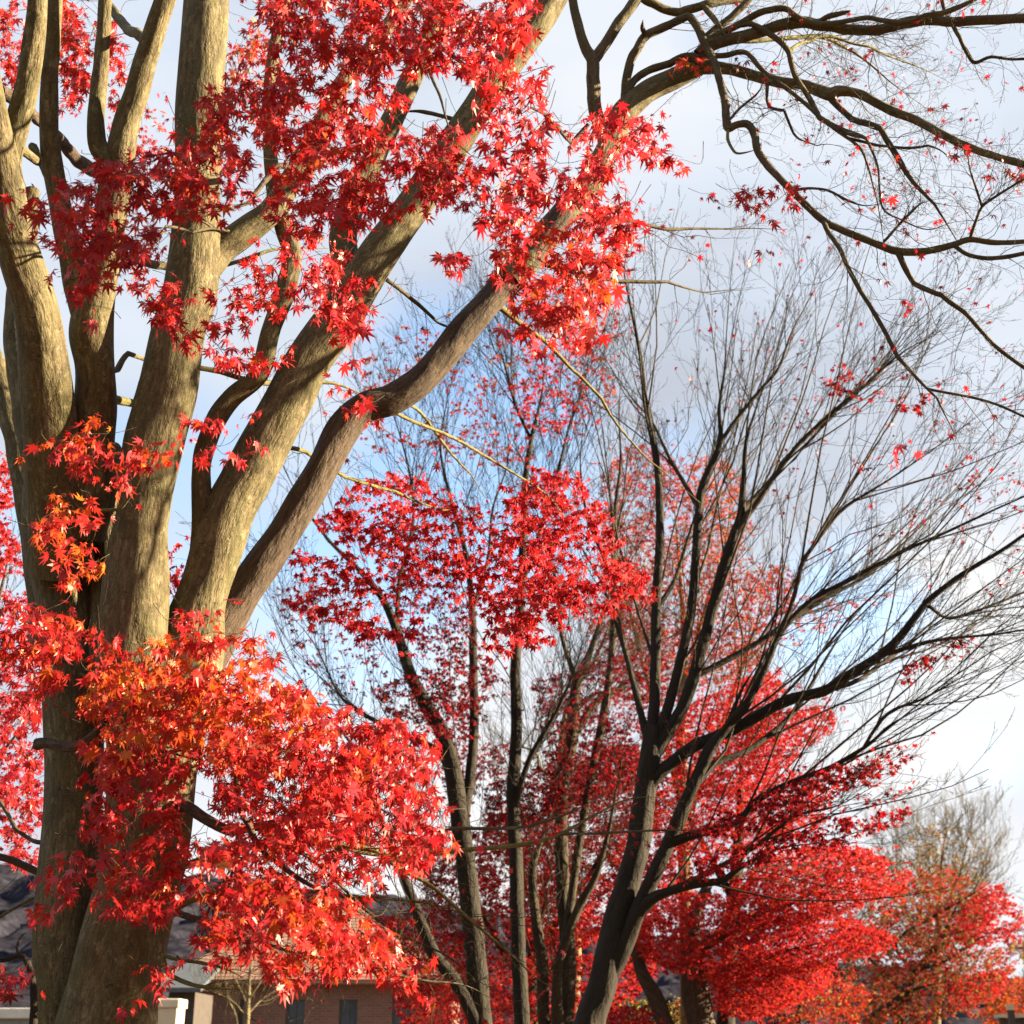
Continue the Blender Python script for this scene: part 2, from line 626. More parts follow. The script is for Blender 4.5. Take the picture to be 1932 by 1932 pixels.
def spray(poly, Y, cov, mixname, parent, kind='near', size=.045, dY=.25, seed=1, label=None, per=6, gap=.35, cell=(60, 34),
          twig_mb=None, flow=0.0, name='foliage', droop=1.05, slope=0.0, stray=.22):
    """leaves on short hanging sprigs spread through a volume whose front outline is poly; Y may be a number or a function of x, y"""
    rng = np.random.RandomState(seed)
    p = np.asarray(poly, dtype=float)
    ymid = p[:, 1].mean()
    Yc = Y(p[:, 0].mean(), ymid) if callable(Y) else Y
    m = px(ymid, Yc)
    lpx = size * 1.7 / m
    n = max(6, int(cov * COV[kind] * area(p) / (.30 * lpx * lpx)))
    ns = max(2, n // per)
    lo, hi = p.min(0), p.max(0)
    X = np.zeros(0)
    Z = np.zeros(0)
    guard = 0
    while len(X) < ns and guard < 60:
        guard += 1
        x = rng.uniform(lo[0], hi[0], ns * 4)
        y = rng.uniform(lo[1], hi[1], ns * 4)
        v = .62 * vnoise(x / cell[0], (y - slope * x) / cell[1], seed) + .38 * vnoise(x / cell[0] * 2.6, (y - slope * x) / cell[1] * 2.6, seed + 3)
        k = inside(p, x, y) & (v + rng.uniform(-.12, .12, len(x)) > gap)
        X = np.concatenate([X, x[k]])
        Z = np.concatenate([Z, y[k]])
    X, Z = X[:ns], Z[:ns]
    ns = len(X)
    st = rng.rand(ns) < stray
    sg = (24 if kind == 'near' else 15)
    X = X + st * rng.randn(ns) * sg
    Z = Z + st * rng.randn(ns) * sg
    C = np.zeros((ns, 3))
    YY = np.zeros(ns)
    for i in range(ns):
        yb = Y(X[i], Z[i]) if callable(Y) else Y
        YY[i] = max(yb + rng.uniform(-1, 1) * dY, 2.5)
        C[i] = at(X[i], Z[i], YY[i])
    ang = rng.uniform(0, 2 * math.pi, ns)
    D = np.stack([np.cos(ang) + flow, np.sin(ang) * .8, rng.uniform(-.55, .15, ns)], 1)
    D /= np.linalg.norm(D, axis=1)[:, None]
    Ltw = size * rng.uniform(1.6, 3.4, ns)
    side = np.cross(D, np.array([0, 0, 1.0]))
    side /= np.linalg.norm(side, axis=1)[:, None] + 1e-9
    pos, ax = [], []
    for j in range(per):
        f = (j + .5) / per * rng.uniform(.8, 1.1, ns)
        sgn = 1 if j % 2 else -1
        a = D * .55 + side * (sgn * rng.uniform(.3, 1.1, ns))[:, None] + np.array([0, 0, -1.0]) * (droop * rng.uniform(.2, 1.5, ns))[:, None] + rng.randn(ns, 3) * .28
        a /= np.linalg.norm(a, axis=1)[:, None]
        pos.append(C + D * ((f - .5) * Ltw)[:, None] + a * size * .5 + rng.randn(ns, 3) * size * .25)
        ax.append(a)
    pos, ax = np.concatenate(pos), np.concatenate(ax)
    if twig_mb is not None:
        for i in range(ns):
            if rng.rand() > .4:
                continue
            q = np.array([C[i] - D[i] * Ltw[i] * 1.3 + np.array([0, 0, .5 * Ltw[i]]), C[i] - D[i] * Ltw[i] * .8 + np.array([0, 0, .18 * Ltw[i]]),
                          C[i] - D[i] * Ltw[i] * .2 + np.array([0, 0, .12 * Ltw[i]]), C[i] + D[i] * Ltw[i] * .45])
            q[:3] += rng.randn(3, 3) * Ltw[i] * .12
            tube(twig_mb, catmull(q, 3), np.linspace(.0015, .0006, 10), 3, rng=rng, cap=False)
    return leaf_mesh(name, pos, ax, np.full(len(pos), size), mixname, kind, parent, rng, label, mat=M['leaf' if kind == 'near' else 'leaf_far'])


# ------------------------------------------------------------------ wood
def trace(path, Y0, Y1=None, k=5, ymid=None):
    """photo-space centre line (x, y, radius) standing Y0..Y1 metres away -> world points and radii"""
    Y1 = Y0 if Y1 is None else Y1
    a = np.asarray(path, dtype=float)
    L = np.concatenate([[0], np.cumsum(np.hypot(*np.diff(a[:, :2], axis=0).T))])
    Ys = Y0 + (Y1 - Y0) * L / L[-1]
    P = np.array([at(x, y, q) for (x, y, r), q in zip(a, Ys)])
    R = np.array([r * px(y, q) for (x, y, r), q in zip(a, Ys)])
    PR = catmull(np.hstack([P, R[:, None]]), k)
    return PR[:, :3], np.maximum(PR[:, 3], .0006)


def limb(name, path, Y0, Y1, mat, parent, k=7, sides=None, rough=.10, seed=0, label=None, reg=None, thin=False, reach=45):
    rng = np.random.RandomState(seed + 11)
    start = None
    if path[0][2] < 5:
        reach = min(reach, 24)
    if reg:
        C = np.concatenate(reg)
        f = proj(C)
        dd = np.hypot(f[:, 0] - path[0][0], f[:, 1] - path[0][1])
        if dd.min() < reach:
            start = C[dd.argmin()]
            Y0 = start[1]
    if thin:
        path = [(x, y, q * min(.9, .35 + .06 * q)) for x, y, q in path]
    P, R = trace(path, Y0, Y1, k)
    if start is not None:
        w = np.clip(1 - np.arange(len(P)) / max(3, .25 * len(P)), 0, 1)[:, None] ** 2
        P = P + (start - P[0]) * w
    if path[-1][2] < 4.5 and -5 < path[-1][0] < 1937 and path[-1][1] > -5:
        t = np.linspace(0, 1, len(P))
        R = R * np.clip((1.0 - t) / .45, .12, 1) ** .7
    if R.max() < .03 and np.linalg.norm(P[-1] - P[0]) > .6:
        # thin branches wander a little in depth
        P = P + np.stack([np.zeros(len(P)), np.interp(np.linspace(0, 1, len(P)), np.linspace(0, 1, 6), np.concatenate([[0], rng.randn(5) * .05])), np.zeros(len(P))], 1)
    mb = MB()
    s = sides or (8 if R.max() < .012 else 14 if R.max() < .04 else 36)
    tube(mb, P, R, s, rough, rng)
    o = mb.build(name, mat, parent)
    if reg is not None:
        reg.append(P)
    if label:
        o['label'] = label
    return o, P, R


def unit(v):
    return v / (np.linalg.norm(v) + 1e-9)


def sprout(mb, P, R, n, length, ang, levels, rng, tips, up=.15, t0=.15, t1=1.0, wig=.18, mult=5, shrink=.5, rmax=.55, sides=3, flat=1.0, rmin=.0007, bias=None, thick=.008):
    """side twigs, and twigs on those"""
    cum = np.concatenate([[0], np.cumsum(np.linalg.norm(np.diff(P, axis=0), axis=1))])
    tot = cum[-1]
    for q in range(n):
        t = t0 + (t1 - t0) * (q + rng.rand()) / n
        s = t * tot
        i = min(np.searchsorted(cum, s), len(P) - 1)
        i = max(i, 1)
        f = (s - cum[i - 1]) / (cum[i] - cum[i - 1] + 1e-9)
        b = P[i - 1] + (P[i] - P[i - 1]) * f
        r = R[i - 1] + (R[i] - R[i - 1]) * f
        T = unit(P[i] - P[i - 1])
        rnd = rng.randn(3) * np.array([1, flat, 1])
        side = unit(rnd - T * (rnd @ T))
        a = math.radians(ang * rng.uniform(.55, 1.35))
        d = unit(T * math.cos(a) + side * math.sin(a))
        ln = length * rng.uniform(.45, 1.25) * (1 - .45 * t)
        m = 6 if levels > 1 else 4
        pts = [b]
        for j in range(m):
            d = unit(d + rng.randn(3) * wig * np.array([1, flat, 1]) + np.array([0, 0, up]) * .35 + (bias * .07 if bias is not None else 0))
            pts.append(pts[-1] + d * ln / m)
        r0 = min(r * rmax, max(ln * thick, rmin * 1.3))
        rr = np.linspace(r0, max(rmin, r0 * .25), m + 1)
        pts = np.array(pts)
        tube(mb, pts, rr, sides if r0 < .006 else 5, rng=rng, cap=False)
        tips.append(pts[-1])
        if levels > 1:
            sprout(mb, pts, rr, max(2, int(mult * rng.uniform(.7, 1.3))), ln * shrink, ang, levels - 1, rng, tips, up, .15, 1.0, wig, mult, shrink, .7, 3, flat, rmin, bias, thick)


def to_ground(path, extra_r=1.25, x=None):
    """prolong a traced trunk below the frame"""
    return path


def tip_leaves(tips, polys, probs, size, mixname, kind, parent, seed, per=2, name='foliage', label=None):
    rng = np.random.RandomState(seed)
    P = np.array(tips)
    F = proj(P)
    keep = np.zeros(len(P))
    for poly, pr in zip(polys, probs):
        keep = np.maximum(keep, np.where(inside(poly, F[:, 0], F[:, 1]), pr, 0))
    sel = rng.rand(len(P)) < keep
    P = P[sel]
    P = np.repeat(P, per, 0) + rng.randn(len(P) * per, 3) * size * .6
    ax = rng.randn(len(P), 3) * .7 + np.array([0, 0, -.7])
    return leaf_mesh(name, P, ax, np.full(len(P), size), mixname, kind, parent, rng, label)


FULL = [(-300, -300), (2300, -300), (2300, 2300), (-300, 2300)]

# ------------------------------------------------------------------ ground, hills
def build_ground():
    m, t = new_mat('grass_and_leaf_litter')
    L = t.links.new
    out = N(t, 'ShaderNodeOutputMaterial')
    bs = N(t, 'ShaderNodeBsdfPrincipled')
    bs.inputs['Roughness'].default_value = .95
    tc = N(t, 'ShaderNodeTexCoord')
    a = N(t, 'ShaderNodeTexNoise')
    a.inputs['Scale'].default_value = .35
    a.inputs['Detail'].default_value = 8
    b = N(t, 'ShaderNodeTexNoise')
    b.inputs['Scale'].default_value = 9
    b.inputs['Detail'].default_value = 6
    L(tc.outputs['Object'], a.inputs['Vector'])
    L(tc.outputs['Object'], b.inputs['Vector'])
    r1 = N(t, 'ShaderNodeValToRGB')
    r1.color_ramp.elements[0].position, r1.color_ramp.elements[0].color = .35, (.075, .070, .028, 1)
    r1.color_ramp.elements[1].position, r1.color_ramp.elements[1].color = .7, (.13, .105, .052, 1)
    L(a.outputs['Fac'], r1.inputs['Fac'])
    r2 = N(t, 'ShaderNodeValToRGB')
    r2.color_ramp.elements[0].position, r2.color_ramp.elements[0].color = .55, (0, 0, 0, 1)
    r2.color_ramp.elements[1].position, r2.color_ramp.elements[1].color = .62, (1, 1, 1, 1)
    L(b.outputs['Fac'], r2.inputs['Fac'])
    mx = N(t, 'ShaderNodeMix', data_type='RGBA')
    L(r2.outputs[0], mx.inputs[0])
    L(r1.outputs[0], mx.inputs[6])
    mx.inputs[7].default_value = (.20, .035, .018, 1)
    L(mx.outputs[2], bs.inputs['Base Color'])
    bp = N(t, 'ShaderNodeBump')
    bp.inputs['Distance'].default_value = .04
    L(b.outputs['Fac'], bp.inputs['Height'])
    L(bp.outputs[0], bs.inputs['Normal'])
    L(bs.outputs[0], out.inputs[0])
    n = 60
    g = np.sign(np.linspace(-1, 1, n)) * np.abs(np.linspace(-1, 1, n)) ** 3 * 2500
    X, Yg = np.meshgrid(g, g)
    Z = .06 * np.sin(X * .31) * np.cos(Yg * .23) * np.exp(-(X ** 2 + Yg ** 2) / 2e4)
    V = np.stack([X, Yg, Z], 2).reshape(-1, 3)
    i = np.arange(n - 1)[:, None] * n + np.arange(n - 1)[None, :]
    Q = np.stack([i, i + 1, i + n + 1, i + n], 2).reshape(-1, 4)
    o = build('ground', V, [Q], m)
    o['kind'] = 'structure'


build_ground()


def build_hills():
    rng = np.random.RandomState(4)
    prof = np.array([(-700, 1600), (-200, 1622), (0, 1638), (200, 1662), (400, 1676), (660, 1702), (900, 1735), (1200, 1790), (1500, 1840), (1932, 1880), (2600, 1900)])
    xs = np.linspace(-700, 2600, 900)
    ridge = np.interp(xs, prof[:, 0], prof[:, 1])
    rows = 44
    V = np.zeros((rows + 6, len(xs), 3))
    Yr = 430.0
    top = np.array([at(x, y, Yr) for x, y in zip(xs, ridge)])
    for r in range(rows + 6):
        f = r / (rows - 1)
        Y = 190 + (Yr - 190) * f
        h = top[:, 2] * np.clip(f, 0, 1) ** 1.25 if f <= 1 else top[:, 2] * (1 - .12 * (f - 1) * rows / 6)
        bumps = 5 * vnoise(top[:, 0] / 40, np.full(len(xs), Y / 40), 3) + 6 * vnoise(top[:, 0] / 5, np.full(len(xs), Y / 6), 5)
        V[r, :, 0] = top[:, 0]
        V[r, :, 1] = Y
        V[r, :, 2] = np.where(f > 0, h + (bumps - 4) * min(1, 3 * f), -.5)
    n = len(xs)
    i = np.arange(rows + 5)[:, None] * n + np.arange(n - 1)[None, :]
    Q = np.stack([i, i + 1, i + n + 1, i + n], 2).reshape(-1, 4)
    m = plain_mat('wooded_hill', (.017, .017, .025), .95, .6, .5)
    [n for n in m.node_tree.nodes if n.type == 'BSDF_PRINCIPLED'][0].inputs['Specular IOR Level'].default_value = 0
    o = build('hills', V.reshape(-1, 3), [Q], m)
    o['kind'] = 'structure'


build_hills()

# ------------------------------------------------------------------ buildings and street things
def brick_mat():
    m, t = new_mat('red_brick')
    L = t.links.new
    out = N(t, 'ShaderNodeOutputMaterial')
    bs = N(t, 'ShaderNodeBsdfPrincipled')
    bs.inputs['Roughness'].default_value = .9
    tc = N(t, 'ShaderNodeTexCoord')
    mp = N(t, 'ShaderNodeMapping')
    mp.inputs['Rotation'].default_value = (math.radians(90), 0, 0)
    L(tc.outputs['Object'], mp.inputs['Vector'])
    b = N(t, 'ShaderNodeTexBrick')
    b.inputs['Color1'].default_value = (.19, .085, .058, 1)
    b.inputs['Color2'].default_value = (.13, .060, .044, 1)
    b.inputs['Mortar'].default_value = (.17, .14, .12, 1)
    b.inputs['Scale'].default_value = 1
    b.inputs['Brick Width'].default_value = .22
    b.inputs['Row Height'].default_value = .07
    b.inputs['Mortar Size'].default_value = .008
    L(mp.outputs[0], b.inputs['Vector'])
    L(b.outputs['Color'], bs.inputs['Base Color'])
    L(bs.outputs[0], out.inputs[0])
    return m


def tile_mat():
    m, t = new_mat('terracotta_tiles')
    L = t.links.new
    out = N(t, 'ShaderNodeOutputMaterial')
    bs = N(t, 'ShaderNodeBsdfPrincipled')
    bs.inputs['Roughness'].default_value = .8
    tc = N(t, 'ShaderNodeTexCoord')
    mp = N(t, 'ShaderNodeMapping')
    L(tc.outputs['Object'], mp.inputs['Vector'])
    w = N(t, 'ShaderNodeTexWave', bands_direction='Z')
    w.inputs['Scale'].default_value = 3.2
    w.inputs['Distortion'].default_value = .4
    L(mp.outputs[0], w.inputs['Vector'])
    n = N(t, 'ShaderNodeTexNoise')
    n.inputs['Scale'].default_value = 2.5
    n.inputs['Detail'].default_value = 6
    L(tc.outputs['Object'], n.inputs['Vector'])
    r = N(t, 'ShaderNodeValToRGB')
    r.color_ramp.elements[0].position, r.color_ramp.elements[0].color = .3, (.16, .085, .06, 1)
    r.color_ramp.elements[1].position, r.color_ramp.elements[1].color = .7, (.27, .15, .105, 1)
    L(n.outputs['Fac'], r.inputs['Fac'])
    L(r.outputs[0], bs.inputs['Base Color'])
    b = N(t, 'ShaderNodeBump')
    b.inputs['Strength'].default_value = .8
    b.inputs['Distance'].default_value = .06
    L(w.outputs['Fac'], b.inputs['Height'])
    L(b.outputs[0], bs.inputs['Normal'])
    L(bs.outputs[0], out.inputs[0])
    return m


def wall_with_openings(mb, x0, x1, z0, z1, y, th, holes):
    """front wall split into blocks round its openings"""
    xs = sorted({x0, x1, *[h[0] for h in holes], *[h[1] for h in holes]})
    for a, b in zip(xs[:-1], xs[1:]):
        hs = [h for h in holes if h[0] <= a + 1e-6 and h[1] >= b - 1e-6]
        zc = z0
        for h in sorted(hs, key=lambda q: q[2]):
            if h[2] > zc:
                mb.box(((a + b) / 2, y + th / 2, (zc + h[2]) / 2), (b - a, th, h[2] - zc))
            zc = h[3]
        if z1 > zc:
            mb.box(((a + b) / 2, y + th / 2, (zc + z1) / 2), (b - a, th, z1 - zc))


def build_house():
    Y = 40.0
    x0, x1 = at(322, 1860, Y)[0], at(850, 1860, Y)[0]
    ze = at(500, 1858, Y)[2]
    root = empty('brick_house', ((x0 + x1) / 2, Y, 0), 'low brown brick house with tiled roof and dark windows behind the small bare tree', 'house')
    holes, wins = [], []
    for xa, xb in ((361, 396), (446, 460), (540, 575), (640, 675), (740, 775)):
        holes.append((at(xa, 1900, Y)[0], at(xb, 1900, Y)[0], at(500, 1931, Y)[2] - .55, at(500, 1886, Y)[2]))
    w = MB()
    wall_with_openings(w, x0, x1, 0, ze, Y, .25, holes)
    D = 7.0
    w.box((x0 + .125, Y + D / 2, ze / 2), (.25, D - .5, ze))
    w.box((x1 - .125, Y + D / 2, ze / 2), (.25, D - .5, ze))
    w.box(((x0 + x1) / 2, Y + D - .125, ze / 2), (x1 - x0, .25, ze))
    w.build('wall', brick_mat(), root, smooth=False)
    fm = plain_mat('dark_window_frame', (.05, .045, .04), .5, .1)
    gm = plain_mat('dark_window_glass', (.018, .022, .022), .06, .3, 1.2)
    for h in holes:
        cx, cz = (h[0] + h[1]) / 2, (h[2] + h[3]) / 2
        ww, hh = h[1] - h[0], h[3] - h[2]
        f = MB()
        for sx in (-1, 1):
            f.box((cx + sx * (ww / 2 - .025), Y + .12, cz), (.05, .06, hh))
        for sz in (-1, 1):
            f.box((cx, Y + .12, cz + sz * (hh / 2 - .025)), (ww - .1, .06, .05))
        f.box((cx, Y + .12, cz), (.035, .05, hh - .1))
        fr = f.build('window', fm, root, smooth=False)
        g = MB()
        g.box((cx, Y + .15, cz), (ww - .1, .012, hh - .1))
        g.build('pane', gm, fr, smooth=False)
        s = MB()
        s.box((cx, Y - .03, h[2] - .03), (ww + .12, .14, .055))
        s.build('sill', plain_mat('pale_sill', (.25, .22, .19), .8), fr, smooth=False)
    # hipped roof
    zr = at(640, 1716, Y + 3.5)[2]
    e = .45
    V = np.array([[x0 - e, Y - e, ze], [x1 + e, Y - e, ze], [x1 + e, Y + D + e, ze], [x0 - e, Y + D + e, ze],
                  [x0 + 3.4, Y + D / 2, zr], [x1 - 3.0, Y + D / 2, zr]])
    V2 = V + np.array([0, 0, .12])
    Vn = np.vstack([V, V2])
    q = [[6, 7, 11, 10], [8, 9, 10, 11], [0, 1, 7, 6], [1, 2, 8, 7], [2, 3, 9, 8], [3, 0, 6, 9], [0, 3, 2, 1]]
    t = [[7, 8, 11], [9, 6, 10]]
    o = build('roof', Vn, [np.array(q), np.array(t)], tile_mat(), root, smooth=False)
    # slate annexe in front of the left end
    a = MB()
    xa0, xa1 = at(318, 1860, 36.5)[0], at(368, 1860, 36.5)[0]
    za = at(340, 1872, 36.5)[2]
    root2 = empty('slate_annexe', ((xa0 + xa1) / 2, 36.5, 0), 'small slate grey shed against the left end of the brick house', 'shed')
    a.box(((xa0 + xa1) / 2, 37.7, za / 2), (xa1 - xa0, 2.2, za))
    a.build('wall', plain_mat('brown_grey_render', (.035, .028, .025), .9), root2, smooth=False)
    zb = at(340, 1810, 36.5)[2]
    V = np.array([[xa0 - .2, 36.3, za], [xa1 + .2, 36.3, za], [xa1 + .2, 39, zb], [xa0 - .2, 39, zb],
                  [xa0 - .2, 36.3, za + .1], [xa1 + .2, 36.3, za + .1], [xa1 + .2, 39, zb + .1], [xa0 - .2, 39, zb + .1]])
    q = np.array([[4, 5, 6, 7], [0, 3, 2, 1], [0, 1, 5, 4], [1, 2, 6, 5], [2, 3, 7, 6], [3, 0, 4, 7]])
    build('roof', V, [q], plain_mat('slate', (.045, .055, .068), .7), root2, smooth=False)


build_house()


def build_small_things():
    Y = 24.0
    xa, xb, zt = at(292, 1890, Y)[0], at(339, 1890, Y)[0], at(310, 1884, Y)[2]
    r = empty('gate_pillar', ((xa + xb) / 2, Y + .3, 0), 'cream stone pillar just right of the big maple trunk', 'pillar')
    b = MB()
    b.box(((xa + xb) / 2, Y + .3, (zt - .14) / 2), (xb - xa - .06, .55, zt - .14))
    b.build('shaft', plain_mat('cream_stone', (.52, .46, .33), .85, .12, 4), r, bevel=.015, smooth=False)
    c = MB()
    c.box(((xa + xb) / 2, Y + .3, zt - .07), (xb - xa, .62, .14))
    c.build('cap', plain_mat('pale_cap_stone', (.56, .50, .37), .85, .12, 4), r, bevel=.02, smooth=False)
    # grey storage hut at the far left
    Y = 30.0
    xa, xb, zt = at(-60, 1905, Y)[0], at(66, 1905, Y)[0], at(30, 1902, Y)[2]
    r = empty('storage_hut', ((xa + xb) / 2, Y + 1, 0), 'blue grey storage hut with white fascia left of the big trunk', 'hut')
    b = MB()
    b.box(((xa + xb) / 2, Y + 1, (zt - .2) / 2), (xb - xa, 2, zt - .2))
    b.build('wall', plain_mat('blue_grey_panel', (.17, .20, .22), .6, .12), r, smooth=False)
    c = MB()
    c.box(((xa + xb) / 2, Y + 1, zt - .1), (xb - xa + .3, 2.3, .2))
    c.build('roof', plain_mat('white_fascia', (.5, .5, .46), .7, .1), r, bevel=.02, smooth=False)
    # notice board at the lower right corner
    Y = 26.0
    xa, xb, zt = at(1888, 1915, Y)[0], at(1940, 1915, Y)[0], at(1910, 1913, Y)[2]
    r = empty('notice_board', ((xa + xb) / 2, Y + .1, 0), 'dark framed notice board with pale cap at the lower right corner', 'notice board')
    dk = plain_mat('dark_timber', (.030, .024, .019), .7, .3)
    b = MB()
    for x in (xa + .05, xb - .05):
        b.box((x, Y + .1, (zt - .06) / 2), (.1, .1, zt - .06))
    b.box(((xa + xb) / 2, Y + .1, zt - .12), (xb - xa - .2, .08, .1))
    b.box(((xa + xb) / 2, Y + .1, zt - 1.2), (xb - xa - .2, .08, .1))
    b.build('frame', dk, r, smooth=False)
    c = MB()
    c.box(((xa + xb) / 2, Y + .1, zt - .03), (xb - xa + .08, .3, .06))
    c.build('cap', plain_mat('weathered_cap', (.40, .36, .28), .8, .15), r, smooth=False)
    d = MB()
    d.box(((xa + xb) / 2, Y + .12, zt - .66), (xb - xa - .2, .03, .98))
    d.build('panel', plain_mat('grey_panel', (.26, .23, .20), .5, .15), r, smooth=False)
    Y = 25.2
    x, zt = at(1906, 1900, Y)[0], at(1906, 1894, Y)[2]
    r = empty('wooden_post', (x, Y, 0), 'thin dark post with pale top in front of the notice board', 'post')
    b = MB()
    b.box((x, Y, (zt - .1) / 2), (.095, .095, zt - .1))
    b.build('shaft', dk, r, smooth=False)
    c = MB()
    c.box((x, Y, zt - .05), (.11, .11, .1))
    c.build('cap', plain_mat('pale_post_top', (.45, .36, .24), .7, .1), r, smooth=False)


build_small_things()

# ------------------------------------------------------------------ the big foreground maple
def base_xy(x, Y):
    p = at(x, 1932, Y)
    return (p[0], p[1], 0.0)


MAPLE = empty('maple_tree', base_xy(170, 6.1), 'big many stemmed red maple filling the left foreground with twin trunks', 'tree')


def build_maple():
    tw = MB()
    tips = []
    rng = np.random.RandomState(21)
    mb = MB()
    reg = []
    # twin trunks and the broken stub between them, one continuous piece of wood
    T1 = [(150, 2330, 125), (165, 2120, 108), (199, 1932, 92), (232, 1781, 84), (272, 1606, 78), (287, 1480, 80), (292, 1390, 88), (290, 1320, 90), (287, 1270, 70), (286, 1232, 42), (285, 1212, 15)]
    T0 = [(120, 2330, 110), (122, 2120, 82), (127, 1932, 66), (130, 1780, 60), (136, 1640, 58), (138, 1500, 54), (138, 1361, 54), (134, 1250, 56), (126, 1118, 60), (112, 1010, 62), (104, 920, 58)]
    ST = [(240, 1330, 66), (222, 1200, 54), (212, 1080, 46), (206, 980, 42), (208, 900, 34), (210, 850, 24), (213, 838, 16)]
    for p, Y in ((T1, 6.0), (T0, 6.15), (ST, 6.15)):
        P, R = trace(p, Y, Y, 9)
        tube(mb, P, R, 56, .13, rng)
        reg.append(P)
    P, R = trace([(95, 1240, 46), (80, 1130, 34), (64, 1020, 26), (52, 930, 25), (38, 850, 26), (15, 770, 24), (-6, 700, 21), (-40, 600, 20)], 6.3, 6.5, 8)
    mb.build('trunk', M['bark'], MAPLE)
    lim = {}

    def add(key, path, Y0, Y1, mat='bark', **kw):
        lim[key] = limb('limb', path, Y0, Y1, M[mat], MAPLE, seed=len(lim), reg=reg, reach=60 if key in ('Ld', 'Lf', 'Lg', 'E', 'A2', 'Bf') else 0, **kw)
        return lim[key]
    add('La', [(122, 1080, 58), (112, 990, 58), (104, 900, 55), (96, 800, 50), (86, 700, 46), (68, 590, 42), (38, 480, 40), (12, 390, 38), (0, 300, 34), (-20, 190, 30), (-45, 60, 26)], 6.0, 4.55)
    add('Lb', [(116, 1060, 50), (86, 900, 40), (62, 800, 34), (42, 700, 28), (30, 620, 23), (36, 540, 20), (52, 450, 17), (60, 360, 14)], 6.15, 6.4, 'bark')
    add('Lc', [(100, 1230, 44), (84, 1130, 32), (66, 1020, 26), (52, 930, 25), (38, 850, 26), (15, 770, 24), (-6, 700, 21), (-40, 600, 20)], 6.3, 6.6)
    add('Ld', [(20, 415, 26), (10, 345, 28), (12, 300, 27), (30, 245, 24), (47, 180, 22), (60, 105, 21), (70, 30, 19), (74, -50, 18)], 4.8, 4.6)
    add('Le', [(150, 1010, 52), (172, 900, 46), (178, 800, 40), (177, 698, 38), (175, 630, 40), (180, 560, 36), (196, 490, 30), (210, 410, 29), (220, 330, 29), (228, 280, 28), (242, 225, 24), (260, 170, 22), (275, 110, 21), (296, 45, 21), (315, -10, 19), (330, -70, 18)], 5.92, 4.85)
    add('Lf', [(178, 690, 30), (164, 620, 26), (147, 545, 24), (124, 437, 21), (101, 320, 19), (93, 245, 17), (93, 150, 16), (99, 60, 15), (105, -40, 14)], 5.4, 4.85)
    add('Lg', [(205, 310, 18), (184, 275, 17), (182, 210, 16), (189, 140, 15), (196, 50, 13), (200, -40, 12)], 5.1, 5.0)
    add('A', [(282, 1430, 70), (262, 1300, 72), (250, 1220, 66), (252, 1140, 62), (262, 1040, 55), (273, 960, 50), (288, 838, 56), (315, 733, 55), (337, 628, 49), (358, 560, 50), (370, 455, 46), (373, 350, 43), (376, 175, 44), (390, 0, 41), (396, -120, 39)], 5.86, 5.45)
    add('A2', [(362, 610, 24), (368, 560, 32), (382, 515, 32), (408, 475, 29), (455, 442, 26), (508, 402, 24), (545, 345, 22), (574, 298, 21), (615, 220, 18), (650, 150, 16), (695, 95, 14), (745, 30, 13), (790, -40, 12)], 5.62, 5.75)
    add('B', [(312, 1430, 70), (334, 1300, 74), (362, 1200, 60), (384, 1118, 48), (428, 978, 48), (502, 838, 45), (572, 698, 44), (640, 600, 42), (700, 505, 38), (755, 425, 34), (820, 330, 32), (880, 235, 30), (950, 130, 29), (1015, 40, 28), (1065, -40, 26)], 5.98, 5.9)
    add('Bf', [(610, 650, 28), (636, 590, 32), (652, 520, 28), (648, 450, 26), (668, 370, 24), (703, 300, 22), (748, 210, 21), (793, 105, 19), (835, 10, 17), (860, -60, 16)], 5.95, 6.2)
    add('C', [(315, 1410, 60), (345, 1300, 58), (392, 1222, 46), (450, 1132, 36), (500, 1060, 33), (553, 978, 31), (605, 890, 31), (650, 806, 31), (690, 768, 31), (740, 754, 29), (790, 722, 28), (832, 675, 28), (877, 620, 28), (935, 555, 26), (1005, 480, 25), (1065, 400, 24)], 6.12, 6.32, 'bark_dark')
    add('C2', [(960, 530, 25), (1005, 480, 25.5), (1065, 400, 25), (1122, 332, 24), (1150, 275, 23), (1175, 215, 23), (1215, 178, 22), (1270, 148, 20), (1330, 118, 18)], 6.28, 6.5, 'bark')  # limb C carried on in paler bark, its sunlight put into the colour
    add('E', [(400, 1120, 28), (388, 1040, 20), (383, 943, 18), (382, 873, 18), (402, 803, 19), (437, 750, 19), (490, 705, 18), (510, 628, 18), (540, 542, 19), (551, 479, 18), (533, 420, 17), (516, 350, 15), (508, 250, 12), (511, 130, 11), (535, 17, 10), (550, -50, 9)], 5.85, 5.6)
    # side branches
    br = []

    def side(par, path, Y0, Y1=None, mat='twig', k=5, tw_n=0, tw_l=.4, lev=3, up=.1, ang=45, **kw):
        Y1 = Y0 if Y1 is None else Y1
        o, P, R = limb('branch', path, Y0, Y1, M[mat], lim[par][0] if par else MAPLE, k=k, seed=100 + len(br), rough=.12, reg=reg, reach=60 if not par else 40, **kw)
        br.append(o)
        if tw_n:
            sprout(tw, P, R, tw_n, tw_l, ang, lev, rng, tips, up=up, wig=.22, mult=4, thick=.007)
        return P, R
    side('La', [(-20, 150, 12), (35, 192, 12), (70, 224, 11), (112, 262, 11), (136, 292, 12), (157, 310, 13), (190, 330, 12)], 6.35, 6.3, 'bark_dark')
    side('Lf', [(56, 280, 9), (75, 300, 8), (98, 350, 9)], 6.1, 6.15, 'bark')
